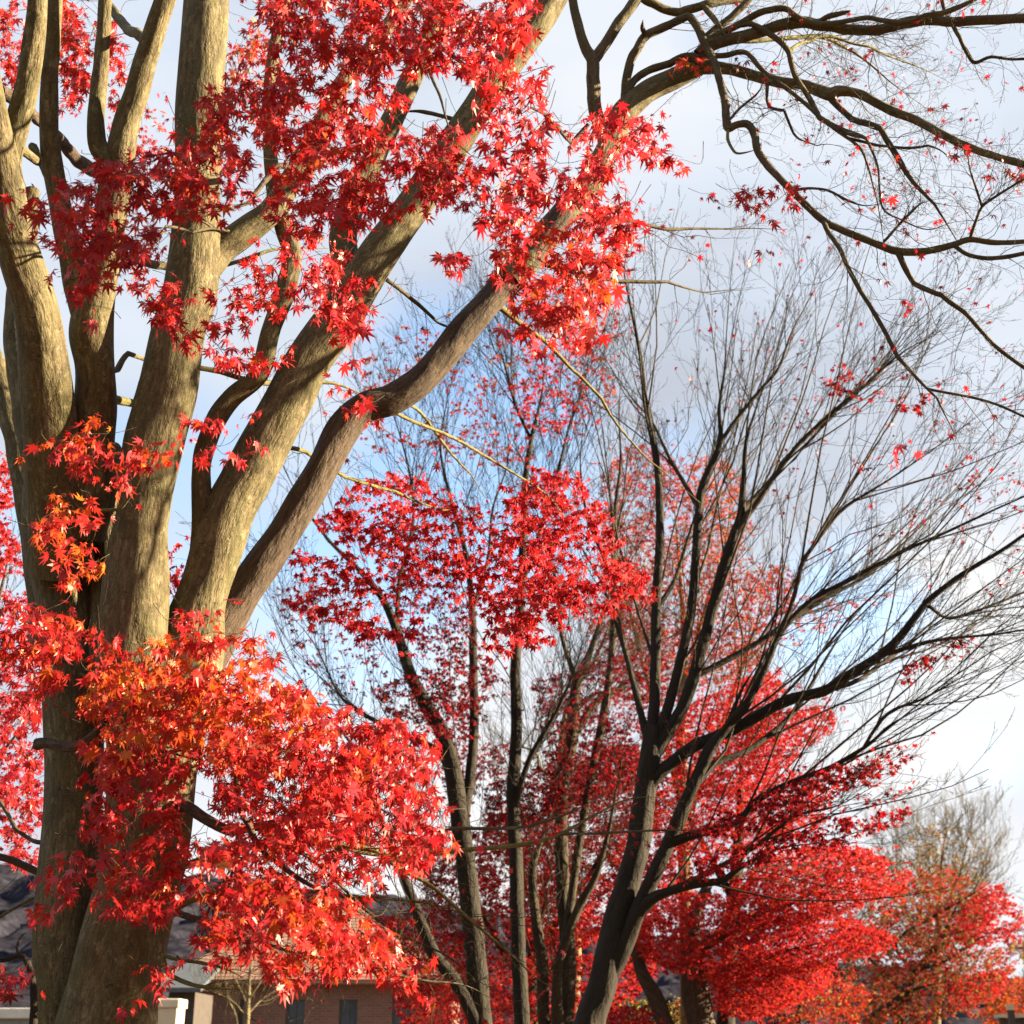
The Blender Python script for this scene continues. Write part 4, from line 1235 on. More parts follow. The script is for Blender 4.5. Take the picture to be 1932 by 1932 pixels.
# ------------------------------------------------------------------ bare maple whose dark limbs fan to the right
def build_fan():
    Y = 11.5
    root = empty('fan_maple', base_xy(1112, Y), 'nearly bare dark maple fanning its limbs to the upper right', 'tree')
    rng = np.random.RandomState(5)
    mb = MB()
    P, R = trace([(1085, 2120, 38), (1098, 2020, 33), (1113, 1932, 29), (1137, 1850, 27), (1167, 1730, 26), (1187, 1660, 24), (1205, 1590, 22), (1216, 1500, 21), (1226, 1430, 20), (1234, 1370, 15)], Y, Y, 7)
    tube(mb, P, R, 28, .12, rng)
    T0 = P
    P, R = trace([(1140, 1850, 18), (1172, 1800, 17), (1200, 1728, 15), (1230, 1660, 14), (1262, 1590, 13), (1285, 1530, 12), (1310, 1480, 11)], Y, Y - .3, 6)
    tube(mb, P, R, 18, .12, rng)
    T1_ = P
    mb.build('trunk', M['bark_black'], root)
    tips = []
    tw = MB()
    reg = [T0, T1_]
    limbs = [
        # path, Y0, Y1, twigs, twig length
        ([(1195, 1732, 14), (1227, 1699, 12), (1256, 1684, 10), (1308, 1669, 9), (1364, 1661, 8), (1396, 1637, 7), (1470, 1601, 5), (1560, 1588, 3.5), (1650, 1560, 2)], -.3, -1.0, 9, 1.0),
        ([(1228, 1440, 13), (1236, 1330, 12), (1237, 1250, 11), (1238, 1150, 10), (1245, 1000, 9), (1240, 880, 8), (1218, 760, 7), (1208, 670, 6), (1186, 560, 5), (1178, 507, 4), (1190, 440, 3), (1200, 380, 2)], .1, .3, 22, .9),
        ([(1232, 1440, 14), (1265, 1330, 11), (1298, 1188, 10), (1309, 1100, 9.5), (1319, 960, 9), (1327, 912, 8.5), (1358, 836, 7), (1357, 768, 5.5), (1367, 698, 4.5), (1372, 610, 3.5), (1382, 490, 3), (1392, 402, 2)], 0, -.2, 20, .9),
        ([(1240, 1440, 15), (1280, 1360, 13), (1303, 1300, 13), (1343, 1153, 12), (1378, 1030, 11), (1396, 978, 9), (1403, 908, 7), (1407, 838, 6), (1420, 790, 5), (1450, 710, 4), (1500, 630, 3), (1560, 530, 2)], -.1, -.5, 20, .9),
        ([(1356, 838, 6), (1396, 782, 5.5), (1438, 733, 5), (1466, 702, 4.5), (1483, 656, 4), (1497, 620, 3.5), (1530, 560, 3), (1580, 470, 2)], -.2, -.4, 14, .8),
        ([(1386, 1000, 9), (1431, 943, 7), (1501, 845, 6), (1571, 778, 5.5), (1641, 719, 5), (1693, 672, 4), (1746, 640, 3), (1850, 585, 2)], -.3, -.9, 20, .9),
        ([(1400, 965, 7), (1452, 908, 6), (1480, 868, 5.5), (1553, 796, 5), (1606, 750, 4), (1690, 690, 3), (1760, 620, 2)], -.2, .2, 16, .9),
        ([(1300, 1480, 11), (1340, 1410, 10), (1371, 1371, 9.5), (1406, 1333, 9), (1445, 1256, 8), (1466, 1205, 7.5), (1500, 1160, 7), (1543, 1125, 7), (1592, 1100, 6.5), (1658, 1065, 6), (1711, 1037, 5), (1781, 1006, 4.5), (1880, 960, 3.5), (1960, 925, 2.5)], -.3, -.6, 22, .9),
        ([(1466, 1209, 7), (1490, 1150, 6), (1505, 1095, 6), (1513, 1063, 6), (1553, 1006, 5), (1595, 957, 5), (1676, 905, 4), (1763, 845, 3.5), (1850, 780, 2.5), (1930, 720, 2)], -.4, -.9, 18, .9),
        ([(1345, 1300, 8), (1424, 1226, 7), (1480, 1180, 7), (1560, 1130, 6), (1640, 1085, 5), (1720, 1010, 4), (1800, 930, 3), (1900, 850, 2)], -.1, .5, 20, .9),
        ([(1232, 1490, 16), (1262, 1450, 13), (1308, 1410, 13), (1361, 1386, 13), (1413, 1361, 12), (1483, 1322, 11), (1553, 1304, 11), (1600, 1275, 10), (1676, 1224, 9.5), (1728, 1163, 8), (1753, 1132, 7.5), (1816, 1083, 6.5), (1886, 1041, 5.5), (1960, 990, 4.5)], -.2, -.8, 18, .9),
        ([(1660, 1236, 7), (1711, 1219, 6), (1781, 1205, 5), (1860, 1196, 4), (1960, 1186, 3)], -.6, -.9, 12, .6),
        ([(1753, 1140, 6), (1785, 1163, 4.5), (1816, 1160, 4.5), (1868, 1142, 4), (1960, 1105, 3)], -.6, -.4, 10, .6),
        ([(1560, 1302, 8), (1610, 1292, 6), (1660, 1255, 6), (1700, 1225, 5), (1790, 1150, 4), (1900, 1085, 3)], -.5, 0, 14, .7),
        ([(1285, 1600, 12), (1330, 1575, 9), (1389, 1553, 8), (1431, 1508, 8), (1501, 1473, 7), (1571, 1446, 6.5), (1641, 1403, 5.5), (1676, 1371, 5), (1728, 1340, 4), (1816, 1294, 3.5), (1935, 1270, 2)], -.4, -1.0, 20, .8),
        ([(1620, 1412, 5), (1676, 1346, 5), (1746, 1315, 4), (1816, 1276, 3), (1870, 1250, 2)], -.9, -1.1, 12, .6),
        ([(1262, 1600, 12), (1277, 1564, 12), (1308, 1483, 11), (1336, 1413, 10), (1371, 1371, 9), (1400, 1300, 7), (1440, 1240, 6)], -.35, -.4, 6, .7),
        ([(1255, 1690, 9), (1330, 1650, 7), (1420, 1600, 6), (1500, 1540, 5), (1580, 1520, 4), (1690, 1460, 2.5)], -.5, -1.2, 14, .8),
        ([(1225, 1420, 10), (1205, 1330, 8), (1180, 1230, 7), (1160, 1160, 6.5), (1150, 1080, 6), (1110, 980, 5), (1095, 880, 4), (1100, 780, 3), (1085, 680, 2)], .3, .9, 16, .9),
        ([(1319, 960, 7), (1290, 905, 6), (1262, 860, 5), (1230, 800, 4), (1180, 740, 3), (1120, 640, 2)], 0, .6, 14, .9),
        ([(1237, 1160, 7), (1275, 1090, 6), (1300, 1010, 5), (1340, 900, 4), (1400, 780, 3), (1440, 640, 2)], .1, .7, 16, .9),
        ([(1300, 1480, 10), (1350, 1440, 8), (1420, 1410, 7), (1500, 1340, 6), (1560, 1240, 5), (1620, 1150, 4), (1700, 1080, 3)], 0, .5, 14, .8),
    ]
    for i, (path, y0, y1, n, l) in enumerate(limbs):
        o, P, R = limb('limb', path, Y + y0, Y + y1, M['bark_black' if path[0][2] > 9 else 'bark_grey'], root, k=5, seed=200 + i, rough=.12, reg=reg, thin=True)
        bias = unit(P[-1] - P[0])
        sprout(tw, P, R, 4 if n < 15 else 7, 2.7, 20, 4, rng, tips, up=.2, wig=.1, mult=3.5, shrink=.45, t0=.12, t1=.75, rmin=.0016, bias=bias, thick=.005)
        sprout(tw, P, R, int(n * 1.15), l * 1.45, 36, 3, rng, tips, up=.12, wig=.19, mult=4.5, shrink=.5, t0=.15, t1=.97, rmin=.0015, bias=bias, thick=.0045)
    tw.build('twigs', M['bark_grey'], root)
    right = [(1480, 760), (1650, 690), (1940, 740), (1940, 1120), (1650, 1080), (1500, 1040), (1450, 900)]
    patch = [(1560, 680), (1700, 690), (1720, 760), (1640, 760), (1560, 740)]
    patch2 = [(1820, 850), (1940, 800), (1940, 960), (1840, 950)]
    patch3 = [(1670, 1230), (1840, 1200), (1850, 1250), (1680, 1290)]
    low = [(1300, 1500), (1560, 1420), (1760, 1380), (1700, 1560), (1300, 1680)]
    mid = [(1100, 400), (1600, 400), (1550, 700), (1100, 900)]
    tip_leaves(tips, [right, patch, patch2, patch3, low, mid], [.12, .22, .3, .3, .5, .05], .034, 'dark', 'mid', root, 3, per=1)
    for i, (poly, cov) in enumerate([
            ([(1300, 1570), (1450, 1495), (1560, 1445), (1680, 1420), (1735, 1410), (1700, 1450), (1560, 1512), (1420, 1565)], 1.5),
            ([(1300, 1625), (1500, 1565), (1680, 1522), (1720, 1530), (1600, 1590), (1480, 1612), (1300, 1655)], 1.6),
            ([(1550, 715), (1600, 700), (1660, 735), (1640, 760), (1560, 745)], .8),
            ([(1690, 745), (1750, 740), (1760, 770), (1700, 775)], .7),
            ([(1690, 1265), (1730, 1232), (1780, 1240), (1740, 1262), (1700, 1290)], 1.1),
            ([(1760, 1205), (1850, 1208), (1800, 1222)], .9)]):
        spray(poly, Y - .8, cov * .75, 'dark', root, kind='mid', seed=300 + i, dY=.4, size=.036, cell=(40, 16), slope=-.35)


build_fan()

# ------------------------------------------------------------------ trees behind the middle
def build_tree(name, label, x, Y, stems, mat, tw_mat, leaves, seed, tw_n=14, tw_l=1.0, lev=3, group=None, up=.25, ang=32, rmin=.002, bx=None, mult=4):
    root = empty(name, base_xy(bx if bx is not None else x, Y), label, 'tree', group)
    rng = np.random.RandomState(seed)
    tw = MB()
    tips = []
    reg = []
    for i, (path, y0, y1) in enumerate(stems):
        o, P, R = limb('trunk' if i == 0 else 'stem', path, Y + y0, Y + y1, M[mat], root, k=5, seed=seed + i, rough=.12, sides=12, reg=reg, thin=i > 0)
        sprout(tw, P, R, tw_n, tw_l, ang, lev, rng, tips, up=up, wig=.14, mult=mult, shrink=.58, t0=.2, rmin=rmin, thick=.004)
    tw.build('twigs', M[tw_mat], root)
    for j, lf in enumerate(leaves):
        spray(lf['p'], Y + lf.get('y', 0), lf['c'], lf['m'], root, kind=lf.get('k', 'mid'), seed=seed + 50 + j, dY=lf.get('d', 1.0),
              size=lf.get('s', .033), cell=lf.get('cell', (50, 26)), gap=lf.get('g', .27), slope=lf.get('sl', 0), name='crown' if j == 0 else 'foliage')
    return root, tips


def build_middle():
    Y = 14.0
    root, tips = build_tree('dark_stemmed_maple', 'dark many stemmed maple behind the low hanging spray, crown thin and half bare', 930, Y, [
        ([(930, 2090, 34), (916, 1990, 26), (908, 1932, 22), (895, 1780, 20), (880, 1640, 19), (868, 1550, 18), (852, 1440, 16), (832, 1378, 14), (797, 1319, 13), (772, 1265, 12), (748, 1188, 11), (722, 1130, 10), (678, 1076, 9), (615, 1013, 7), (560, 930, 5), (520, 850, 3)], 0, -.5),
        ([(880, 1560, 12), (890, 1460, 11), (895, 1361, 10), (893, 1256, 9), (891, 1153, 8), (880, 1050, 7), (850, 940, 6), (830, 840, 5), (845, 740, 4), (840, 640, 3)], 0, .4),
        ([(940, 2060, 22), (905, 1930, 16), (860, 1851, 15), (818, 1798, 14), (790, 1728, 12), (765, 1665, 10), (748, 1620, 9), (700, 1500, 7), (660, 1400, 6), (600, 1330, 5), (540, 1230, 4), (500, 1120, 3)], -.3, -.8),
        ([(868, 1500, 9), (830, 1420, 8), (770, 1390, 7), (690, 1350, 6), (640, 1310, 5), (590, 1210, 4), (520, 1130, 3)], .1, .8),
        ([(990, 2040, 18), (985, 1932, 17), (978, 1800, 16), (975, 1676, 15), (968, 1500, 14), (975, 1361, 12), (972, 1256, 11), (985, 1100, 10), (990, 925, 9), (1002, 830, 8), (1022, 745, 6), (1030, 640, 4), (1040, 540, 3)], .3, .5),
        ([(968, 1520, 8), (1000, 1430, 7), (1040, 1360, 6), (1070, 1300, 5), (1100, 1220, 4)], .2, -.2),
        ([(1000, 830, 5), (970, 760, 4.5), (950, 680, 4), (930, 600, 3)], .5, .8),
        ([(985, 1100, 7), (1020, 1000, 6), (1050, 900, 5), (1075, 800, 4), (1110, 700, 3)], .4, 0),
        ([(890, 1150, 6), (920, 1060, 5), (930, 960, 4), (960, 860, 3), (940, 740, 2)], .3, .6),
        ([(748, 1188, 7), (755, 1090, 6), (780, 980, 5), (770, 880, 4), (740, 780, 3), (700, 700, 2)], -.2, .3),
    ], 'bark_black', 'bark_black', [
        {'p': [(700, 1300), (850, 1240), (960, 1270), (900, 1340), (900, 1400), (820, 1380), (740, 1350)], 'c': 1.08, 'm': 'maroon', 'd': 1.0},
        {'p': [(740, 1060), (900, 1120), (900, 1260), (800, 1240), (740, 1180)], 'c': 0.68, 'm': 'maroon'},
        {'p': [(520, 1090), (720, 1180), (760, 1330), (620, 1300), (540, 1220)], 'c': 0.16, 'm': 'maroon', 'g': .2},
        {'p': [(700, 640), (900, 600), (1200, 520), (1150, 760), (1080, 850), (900, 880), (760, 880), (640, 820)], 'c': 0.18, 'm': 'rusty', 'g': .45, 's': .036},
        {'p': [(960, 720), (1100, 640), (1110, 800), (980, 860)], 'c': 0.30, 'm': 'pinkred', 'g': .4, 's': .036},
    ], 31, tw_n=26, tw_l=1.9, rmin=.0022, mult=5, ang=28)
    tip_leaves(tips, [FULL], [.02], .034, 'dark', 'mid', root, 8, per=1)

    root, tips = build_tree('slender_maple', 'slender grey stemmed maple between the dark stemmed one and the fanning one', 1080, 15.5, [
        ([(1060, 2040, 20), (1066, 1932, 17), (1072, 1800, 15), (1062, 1680, 13), (1060, 1500, 12), (1078, 1396, 12), (1088, 1290, 11), (1106, 1250, 10), (1140, 1150, 7), (1165, 1040, 5), (1160, 900, 3)], 0, .4),
        ([(1030, 2040, 18), (1045, 1851, 11), (1066, 1781, 10), (1092, 1711, 9), (1126, 1648, 8), (1150, 1560, 7), (1170, 1450, 5), (1190, 1350, 4)], -.4, -.9),
        ([(1062, 1780, 10), (1090, 1600, 9), (1118, 1450, 9), (1133, 1378, 9), (1147, 1290, 8), (1157, 1188, 8), (1160, 978, 7), (1171, 873, 6), (1168, 768, 5), (1180, 650, 3)], -.2, -.3),
        ([(1018, 2040, 17), (1020, 1932, 14), (1024, 1830, 13), (1012, 1740, 11), (1005, 1640, 9), (1030, 1560, 7), (1050, 1480, 6), (1040, 1400, 4)], -.5, -.2),
        ([(1080, 1400, 9), (1120, 1330, 8), (1180, 1290, 6), (1230, 1230, 4)], .2, .8),
        ([(1090, 1290, 7), (1060, 1200, 6), (1050, 1100, 5), (1020, 1000, 4), (1000, 880, 3)], .2, .9),
    ], 'bark_grey', 'bark_grey', [
        {'p': [(1000, 1280), (1100, 1250), (1240, 1220), (1280, 1320), (1180, 1420), (1030, 1440)], 'c': 0.81, 'm': 'maroon', 'd': 1.2},
        {'p': [(1030, 1440), (1220, 1400), (1230, 1480), (1050, 1520)], 'c': 1.49, 'm': 'maroon', 'd': 1.2},
        {'p': [(920, 1480), (1040, 1440), (1080, 1560), (980, 1600), (920, 1560)], 'c': 1.22, 'm': 'maroon'},
    ], 47, tw_n=24, tw_l=1.8, mult=5, ang=28)

    build_tree('pale_branched_tree', 'pale sunlit branched tree showing between the dark stems', 1050, 22, [
        ([(1080, 2010, 12), (1084, 1880, 11), (1087, 1774, 9), (1060, 1640, 8), (1056, 1500, 8), (1062, 1380, 7), (1080, 1310, 6), (1125, 1240, 5), (1160, 1150, 4), (1200, 1060, 3)], 0, .5),
        ([(1062, 1390, 7), (1090, 1340, 6), (1120, 1310, 5), (1160, 1300, 5), (1200, 1260, 4)], 0, -.5),
        ([(1060, 1480, 6), (1020, 1450, 5), (1010, 1420, 5), (960, 1400, 4)], .2, .6),
        ([(1020, 2010, 10), (1010, 1900, 9), (1016, 1760, 7), (980, 1640, 6), (950, 1540, 5), (930, 1440, 4), (940, 1330, 3)], .5, .2),
    ], 'bark_pale', 'bark_pale', [
        {'p': [(1100, 1150), (1200, 1080), (1280, 1180), (1260, 1330), (1150, 1330)], 'c': 0.68, 'm': 'rusty', 'k': 'mid', 'd': 1.5}], 53, tw_n=20, tw_l=1.8, rmin=.003)


build_middle()


def build_reds():
    # tall loose orange red tree behind the fanning maple
    build_tree('tall_orange_maple', 'tall loose orange red maple behind the fanning dark limbs', 1290, 20, [
        ([(1300, 2000, 16), (1296, 1800, 14), (1290, 1600, 12), (1285, 1400, 10), (1290, 1200, 8), (1280, 1050, 6), (1270, 920, 4)], 0, .5),
        ([(1290, 1560, 9), (1350, 1400, 7), (1400, 1260, 6), (1440, 1140, 4), (1480, 1060, 3)], 0, -.8),
        ([(1288, 1500, 8), (1240, 1350, 6), (1200, 1200, 5), (1170, 1050, 4), (1180, 920, 3)], 0, .8),
        ([(1290, 1300, 6), (1330, 1150, 5), (1370, 1020, 4), (1380, 900, 3)], .3, 0),
        ([(1400, 1260, 5), (1480, 1180, 4), (1580, 1140, 3), (1680, 1120, 2)], -.5, -.4),
    ], 'bark_pale', 'bark_pale', [
        {'p': [(1130, 900), (1190, 830), (1260, 850), (1300, 920), (1300, 1050), (1260, 1200), (1180, 1250), (1150, 1150)], 'c': .75, 'm': 'rusty', 'd': 1.8},
        {'p': [(1290, 880), (1350, 850), (1400, 900), (1420, 1000), (1380, 1060), (1310, 1060)], 'c': .7, 'm': 'amber', 'd': 1.5},
        {'p': [(1300, 1060), (1420, 1050), (1510, 1080), (1490, 1160), (1430, 1260), (1330, 1300), (1260, 1240)], 'c': .9, 'm': 'rusty', 'd': 1.6},
        {'p': [(1500, 1120), (1620, 1130), (1700, 1110), (1600, 1170), (1500, 1220), (1450, 1220)], 'c': .25, 'm': 'amber', 'd': 1.2, 'g': .2},
    ], 61, tw_n=22, tw_l=2.2, rmin=.003, up=.45, ang=28)

    build_tree('scarlet_maple', 'scarlet maple with tiered crown rising behind the lowest dark limbs', 1380, 18, [
        ([(1370, 2010, 20), (1372, 1850, 16), (1385, 1700, 14), (1395, 1560, 10), (1400, 1440, 7), (1420, 1340, 4)], 0, .3),
        ([(1385, 1720, 9), (1450, 1600, 7), (1530, 1500, 5), (1570, 1380, 3)], 0, -.6),
        ([(1385, 1700, 9), (1320, 1580, 7), (1270, 1470, 5), (1260, 1370, 3)], 0, .6),
    ], 'bark_black', 'bark_grey', [
        {'p': [(1210, 1400), (1300, 1330), (1390, 1280), (1450, 1260), (1490, 1300), (1440, 1400), (1300, 1470), (1210, 1480)], 'c': 1.6, 'm': 'hot', 'd': 1.6, 'cell': (60, 22), 'sl': -.3},
        {'p': [(1400, 1370), (1500, 1330), (1570, 1330), (1575, 1365), (1520, 1410), (1490, 1440), (1380, 1500), (1300, 1500)], 'c': 1.9, 'm': 'red', 'd': 1.3, 'cell': (60, 20), 'sl': -.35},
        {'p': [(1230, 1480), (1380, 1480), (1500, 1450), (1560, 1480), (1540, 1560), (1440, 1600), (1240, 1640)], 'c': 1.5, 'm': 'hot', 'd': 1.6, 'cell': (60, 20), 'sl': -.3},
    ], 67, tw_n=9, tw_l=1.2)

    build_tree('flame_maple', 'dense flame red maple on a stout trunk at lower right centre', 1322, 16, [
        ([(1335, 2060, 36), (1328, 1990, 30), (1322, 1932, 27), (1312, 1870, 26), (1303, 1800, 22), (1310, 1730, 15), (1340, 1660, 8)], 0, .2),
        ([(1320, 2040, 30), (1280, 1990, 20), (1256, 1932, 18), (1235, 1882, 17), (1213, 1837, 15), (1195, 1780, 11), (1180, 1720, 8)], -.2, .2),
        ([(1310, 1800, 14), (1400, 1740, 10), (1500, 1700, 7), (1600, 1650, 4)], 0, -.5),
        ([(1312, 1840, 10), (1400, 1820, 8), (1500, 1790, 5), (1600, 1770, 3)], -.2, -1.0),
    ], 'bark_dark', 'bark_dark', [
        {'p': [(1200, 1730), (1290, 1680), (1400, 1690), (1440, 1760), (1420, 1850), (1340, 1850), (1270, 1830), (1200, 1800)], 'c': 1.9, 'm': 'hot', 'd': 1.3, 'k': 'mid'},
        {'p': [(1380, 1660), (1480, 1600), (1560, 1590), (1640, 1600), (1715, 1640), (1705, 1680), (1630, 1700), (1570, 1730), (1440, 1740)], 'c': 2.6, 'm': 'hot', 'd': 1.3, 'cell': (60, 20), 'sl': -.15},
        {'p': [(1400, 1740), (1520, 1720), (1600, 1730), (1690, 1765), (1660, 1790), (1560, 1810), (1480, 1830), (1400, 1820)], 'c': 2.6, 'm': 'red', 'd': 1.3, 'cell': (60, 20), 'sl': .1},
        {'p': [(1330, 1830), (1440, 1810), (1570, 1810), (1565, 1850), (1530, 1880), (1470, 1900), (1420, 1930), (1350, 1900)], 'c': 2.6, 'm': 'hot', 'd': 1.2},
        {'p': [(1130, 1890), (1230, 1900), (1240, 1960), (1120, 1960)], 'c': 1.6, 'm': 'pinkred', 'd': .8},
    ], 71, tw_n=8, tw_l=1.0)

    build_tree('dull_red_maple', 'broad dull red and olive maple at the lower right', 1720, 30, [
        ([(1690, 2000, 14), (1700, 1930, 12), (1712, 1880, 11), (1735, 1830, 9), (1770, 1780, 7), (1800, 1720, 5), (1830, 1650, 3)], 0, 0),
        ([(1640, 1920, 6), (1700, 1880, 7), (1740, 1862, 5), (1800, 1850, 3)], -.5, -1.5),
        ([(1730, 1840, 6), (1690, 1780, 5), (1760, 1730, 5), (1830, 1690, 4), (1890, 1650, 2)], -.6, -1.6),
        ([(1735, 1830, 6), (1790, 1810, 4), (1850, 1770, 3), (1920, 1735, 2)], -.5, -1.6),
        ([(1712, 1880, 6), (1650, 1820, 5), (1620, 1760, 4), (1640, 1690, 3)], .2, .6),
    ], 'bark_grey', 'bark_grey', [
        {'p': [(1580, 1790), (1680, 1690), (1740, 1640), (1820, 1640), (1860, 1700), (1830, 1790), (1700, 1830), (1600, 1840)], 'c': 1.5, 'm': 'dull', 'd': 2.2, 'k': 'far', 's': .055},
        {'p': [(1820, 1700), (1880, 1660), (1900, 1690), (1935, 1735), (1890, 1770), (1840, 1790), (1790, 1760)], 'c': 2.0, 'm': 'red', 'd': 1.6, 'k': 'far', 's': .055},
        {'p': [(1640, 1840), (1760, 1800), (1890, 1790), (1912, 1830), (1880, 1870), (1830, 1900), (1700, 1940), (1600, 1940), (1560, 1900)], 'c': 1.7, 'm': 'dull', 'd': 2.2, 'k': 'far', 's': .055},
        {'p': [(1780, 1850), (1910, 1820), (1895, 1870), (1830, 1900), (1790, 1900)], 'c': 1.6, 'm': 'red', 'd': 1.5, 'k': 'far', 's': .055},
        {'p': [(1570, 1760), (1660, 1720), (1680, 1800), (1600, 1830)], 'c': .8, 'm': 'olive', 'd': 1.5, 'k': 'far', 's': .055},
    ], 83, tw_n=12, tw_l=1.6, rmin=.003)

    build_tree('orange_shrub_maple', 'rust orange young maple under the dull red crown and right of the stout trunk', 1500, 20, [
        ([(1500, 2010, 8), (1505, 1950, 7), (1510, 1900, 5), (1520, 1850, 3)], 0, 0),
        ([(1505, 1950, 5), (1560, 1900, 4), (1600, 1870, 2)], 0, .4),
    ], 'bark_grey', 'bark_grey', [
        {'p': [(1430, 1900), (1520, 1860), (1610, 1830), (1640, 1880), (1600, 1960), (1430, 1960)], 'c': 1.0, 'm': 'rusty', 'd': 1.2, 'k': 'mid'}], 89, tw_n=8, tw_l=.8)

    build_tree('bare_feathery_tree', 'bare feathery straw coloured tree behind the dull red crown', 1770, 42, [
        ([(1765, 2000, 9), (1768, 1860, 8), (1770, 1760, 7), (1772, 1680, 5), (1780, 1600, 3), (1790, 1540, 2)], 0, 0),
        ([(1768, 1820, 6), (1720, 1740, 4), (1690, 1660, 3), (1670, 1590, 2)], 0, .8),
        ([(1770, 1800, 6), (1820, 1720, 4), (1850, 1650, 3), (1865, 1600, 2)], 0, -.8),
        ([(1771, 1740, 5), (1740, 1660, 3), (1730, 1590, 2), (1725, 1560, 1.5)], .3, 1),
        ([(1771, 1740, 5), (1810, 1650, 3), (1825, 1590, 2), (1835, 1560, 1.5)], .3, -1),
    ], 'bark_pale', 'bark_pale', [
        {'p': [(1590, 1720), (1660, 1640), (1760, 1590), (1850, 1640), (1880, 1720), (1850, 1780), (1640, 1800)], 'c': .6, 'm': 'olive', 'd': 2.0, 'k': 'far', 's': .05},
        {'p': [(1650, 1640), (1700, 1570), (1780, 1545), (1850, 1580), (1880, 1660), (1700, 1680)], 'c': .32, 'm': 'straw', 'd': 2.0, 'k': 'far', 's': .05},
    ], 97, tw_n=30, tw_l=2.4, rmin=.0042, up=.4, ang=34, mult=6)

    build_tree('orange_thicket_tree', 'orange brown tree behind the notice board at the right edge', 1930, 36, [
        ([(1945, 2010, 9), (1946, 1930, 8), (1940, 1880, 6), (1930, 1830, 3)], 0, 0),
        ([(1946, 1930, 6), (1970, 1860, 4), (1985, 1800, 3)], 0, 0),
    ], 'bark_grey', 'bark_grey', [
        {'p': [(1880, 1860), (1925, 1840), (1990, 1850), (2000, 1960), (1840, 1960), (1850, 1910)], 'c': 1.5, 'm': 'amber', 'd': 1.6, 'k': 'far', 's': .055},
        {'p': [(1905, 1775), (1935, 1760), (1990, 1780), (1980, 1850), (1915, 1830)], 'c': .9, 'm': 'olive', 'd': 1.6, 'k': 'far', 's': .055},
        {'p': [(1890, 1770), (1940, 1740), (1990, 1760), (1960, 1800), (1900, 1800)], 'c': 1.0, 'm': 'dark', 'd': 1.0, 'k': 'far', 's': .055},
    ], 101, tw_n=10, tw_l=1.0, rmin=.003)

    build_tree('crimson_maple', 'crimson maple crowded behind the dark stems at lower centre', 1010, 18.5, [
        ([(1000, 2010, 16), (1002, 1900, 13), (1008, 1780, 10), (1030, 1660, 7), (1060, 1560, 4)], 0, .5),
        ([(1002, 1880, 9), (940, 1780, 7), (890, 1680, 5), (860, 1580, 3)], 0, .5),
        ([(1008, 1800, 8), (1080, 1700, 6), (1140, 1600, 5), (1180, 1520, 3)], 0, -.5),
    ], 'bark_black', 'bark_black', [
        {'p': [(1060, 1430), (1180, 1400), (1240, 1440), (1240, 1560), (1180, 1640), (1080, 1600), (1020, 1540)], 'c': 1.92, 'm': 'hot', 'd': 1.6},
        {'p': [(920, 1530), (1020, 1540), (1090, 1610), (1150, 1660), (1160, 1760), (1060, 1800), (960, 1760), (900, 1640)], 'c': 2.00, 'm': 'red', 'd': 1.6},
        {'p': [(790, 1580), (900, 1560), (940, 1660), (940, 1780), (860, 1790), (800, 1700)], 'c': 1.20, 'm': 'dark', 'd': 1.6},
        {'p': [(700, 1720), (800, 1730), (900, 1790), (1100, 1800), (1230, 1740), (1240, 1830), (1180, 1900), (1000, 1940), (760, 1940)], 'c': 1.36, 'm': 'red', 'd': 1.6},
        {'p': [(820, 1400), (960, 1400), (960, 1480), (850, 1530)], 'c': 0.80, 'm': 'maroon', 'd': 1.2},
        {'p': [(1150, 1620), (1240, 1600), (1300, 1680), (1210, 1760), (1150, 1740)], 'c': 1.92, 'm': 'dark', 'd': 1.2},
    ], 107, tw_n=10, tw_l=1.1)

    build_tree('side_maple', 'red maple at the left edge behind the outermost stems', -120, 9.5, [
        ([(-160, 2130, 40), (-150, 1932, 34), (-140, 1600, 28), (-130, 1300, 22), (-120, 1000, 14), (-110, 800, 8)], 0, 0),
        ([(-140, 1500, 14), (-60, 1300, 9), (0, 1120, 6), (30, 980, 4)], 0, .2),
        ([(-142, 1650, 12), (-60, 1500, 8), (20, 1400, 5), (70, 1330, 3)], 0, -.3),
    ], 'bark_dark', 'bark_dark', [
        {'p': [(-120, 900), (-20, 860), (20, 870), (30, 940), (0, 1000), (-100, 1000)], 'c': 1.5, 'm': 'hot', 'd': .6},
        {'p': [(-120, 1000), (10, 990), (45, 1030), (40, 1080), (0, 1080), (-60, 1100)], 'c': 1.4, 'm': 'pinkred', 'd': .6},
        {'p': [(-120, 1150), (60, 1100), (110, 1200), (80, 1340), (-60, 1360)], 'c': .9, 'm': 'pinkred', 'd': .7},
        {'p': [(-100, 1380), (60, 1340), (80, 1480), (60, 1620), (-80, 1640)], 'c': .6, 'm': 'pinkred', 'd': .7},
    ], 113, tw_n=9, tw_l=.9)

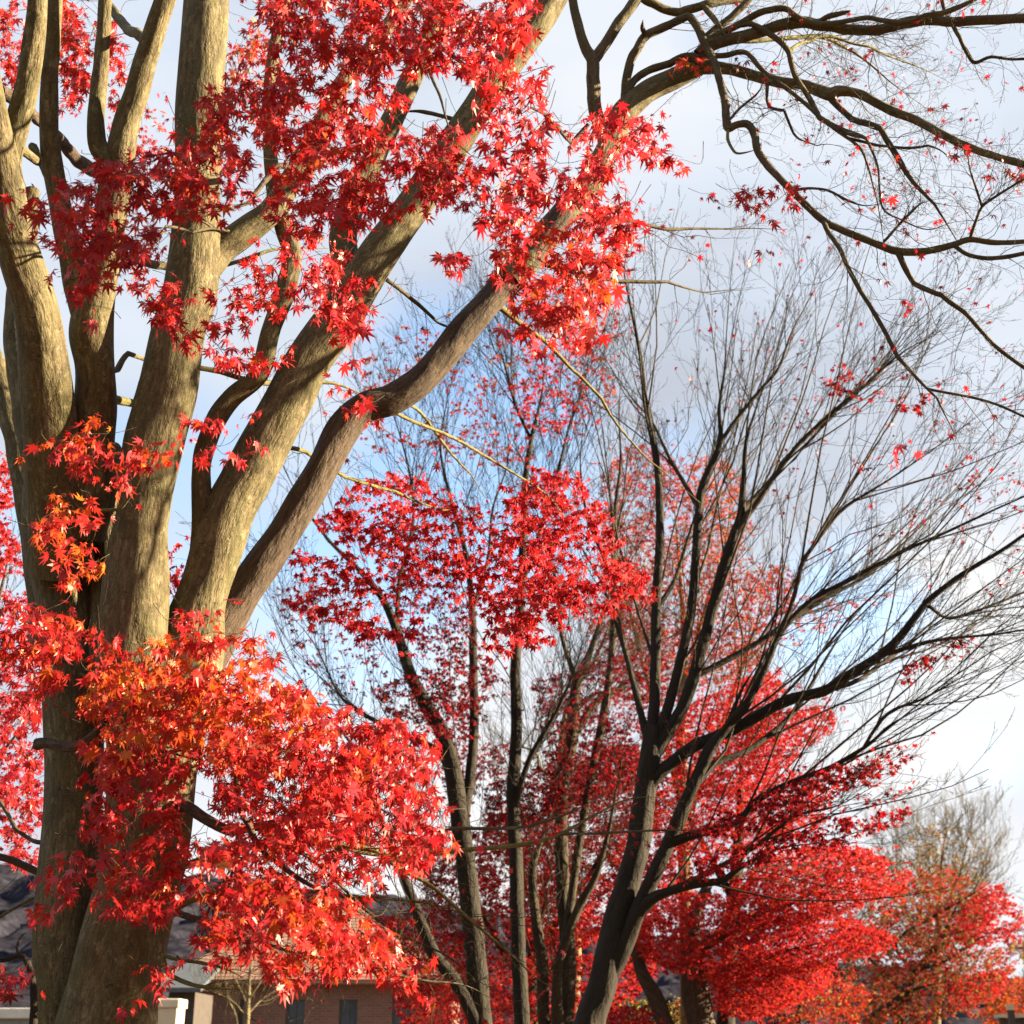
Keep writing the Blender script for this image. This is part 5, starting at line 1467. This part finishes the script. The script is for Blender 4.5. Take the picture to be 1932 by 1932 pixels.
    build_tree('small_bare_tree', 'small bare yellow brown tree before the brick house', 466, 28, [
        ([(466, 2000, 6), (466, 1932, 5), (468, 1895, 4.5), (470, 1850, 3.5), (476, 1800, 2), (480, 1770, 1.4)], 0, 0),
        ([(467, 1900, 3.5), (450, 1860, 2.5), (430, 1820, 2), (400, 1790, 1.4)], 0, .2),
        ([(467, 1890, 3.5), (490, 1855, 2.5), (510, 1820, 2), (520, 1790, 1.4)], 0, -.2),
        ([(466, 1920, 3), (440, 1890, 2.2), (400, 1870, 1.6), (370, 1850, 1.2)], 0, -.4),
        ([(466, 1915, 3), (500, 1880, 2.2), (540, 1860, 1.6)], 0, .3),
        ([(450, 2000, 3.5), (447, 1930, 3), (432, 1880, 2), (425, 1850, 1.4)], 0, -.3),
    ], 'bark_pale', 'bark_pale', [], 127, tw_n=12, tw_l=1.1, rmin=.003, up=.6)

    r = empty('olive_shrub', base_xy(1225, 21), 'low olive and yellow green shrub beside the leaning stem of the flame maple', 'shrub')
    rng = np.random.RandomState(3)
    mb = MB()
    for i in range(9):
        P, R = trace([(1225 + i, 2000, 3), (1225 + (i - 4) * 8, 1940, 2.4), (1225 + (i - 4) * 14, 1890, 1.5)], 21, 21 + rng.uniform(-.5, .5), 4)
        tube(mb, P, R, 5, rng=rng)
    mb.build('stem', M['bark_grey'], r)
    spray([(1180, 1880), (1230, 1860), (1290, 1880), (1300, 1960), (1170, 1960)], 21, 1.3, 'green', r, kind='far', size=.05, seed=5, dY=.7, name='foliage')
    spray([(1250, 1890), (1285, 1890), (1290, 1930), (1255, 1930)], 20.6, 1.2, 'olive', r, kind='far', size=.05, seed=6, dY=.3, name='foliage')


build_reds()


def build_shade_evergreen():  # unseen tree, added beyond the right edge to shade the lower trunk
    x, y = 6.6, 6.65
    root = empty('shade_evergreen', (x, y, 0), 'dense dark green columnar evergreen added out of view at right to shade the low trunk', 'tree')
    rng = np.random.RandomState(9)
    mb = MB()
    P = np.array([[x, y, -.1], [x + .02, y, 1.5], [x, y + .03, 3.2], [x, y, 5.0]])
    tube(mb, catmull(P, 5), np.linspace(.13, .02, 16), 12, .1, rng)
    mb.build('trunk', M['bark_dark'], root)
    n = 15000
    z = rng.uniform(.25, 5.25, n)
    a = rng.uniform(0, 2 * math.pi, n)
    rad = .62 * np.clip((5.4 - z) / 2.2, .05, 1) ** .6 * (.82 + .3 * vnoise(a * 2.2, z * 2.5, 4)) * np.sqrt(rng.uniform(.25, 1, n))
    pos = np.stack([x + rad * np.cos(a), y + rad * np.sin(a), z], 1)
    ax = np.stack([np.cos(a), np.sin(a), rng.uniform(.3, 1.6, n)], 1) + rng.randn(n, 3) * .3
    leaf_mesh('crown', pos, ax, np.full(n, .06), 'green', 'far', root, rng, mat=M['leaf_far'])


build_shade_evergreen()

print('LEAVES', NLEAF[0])
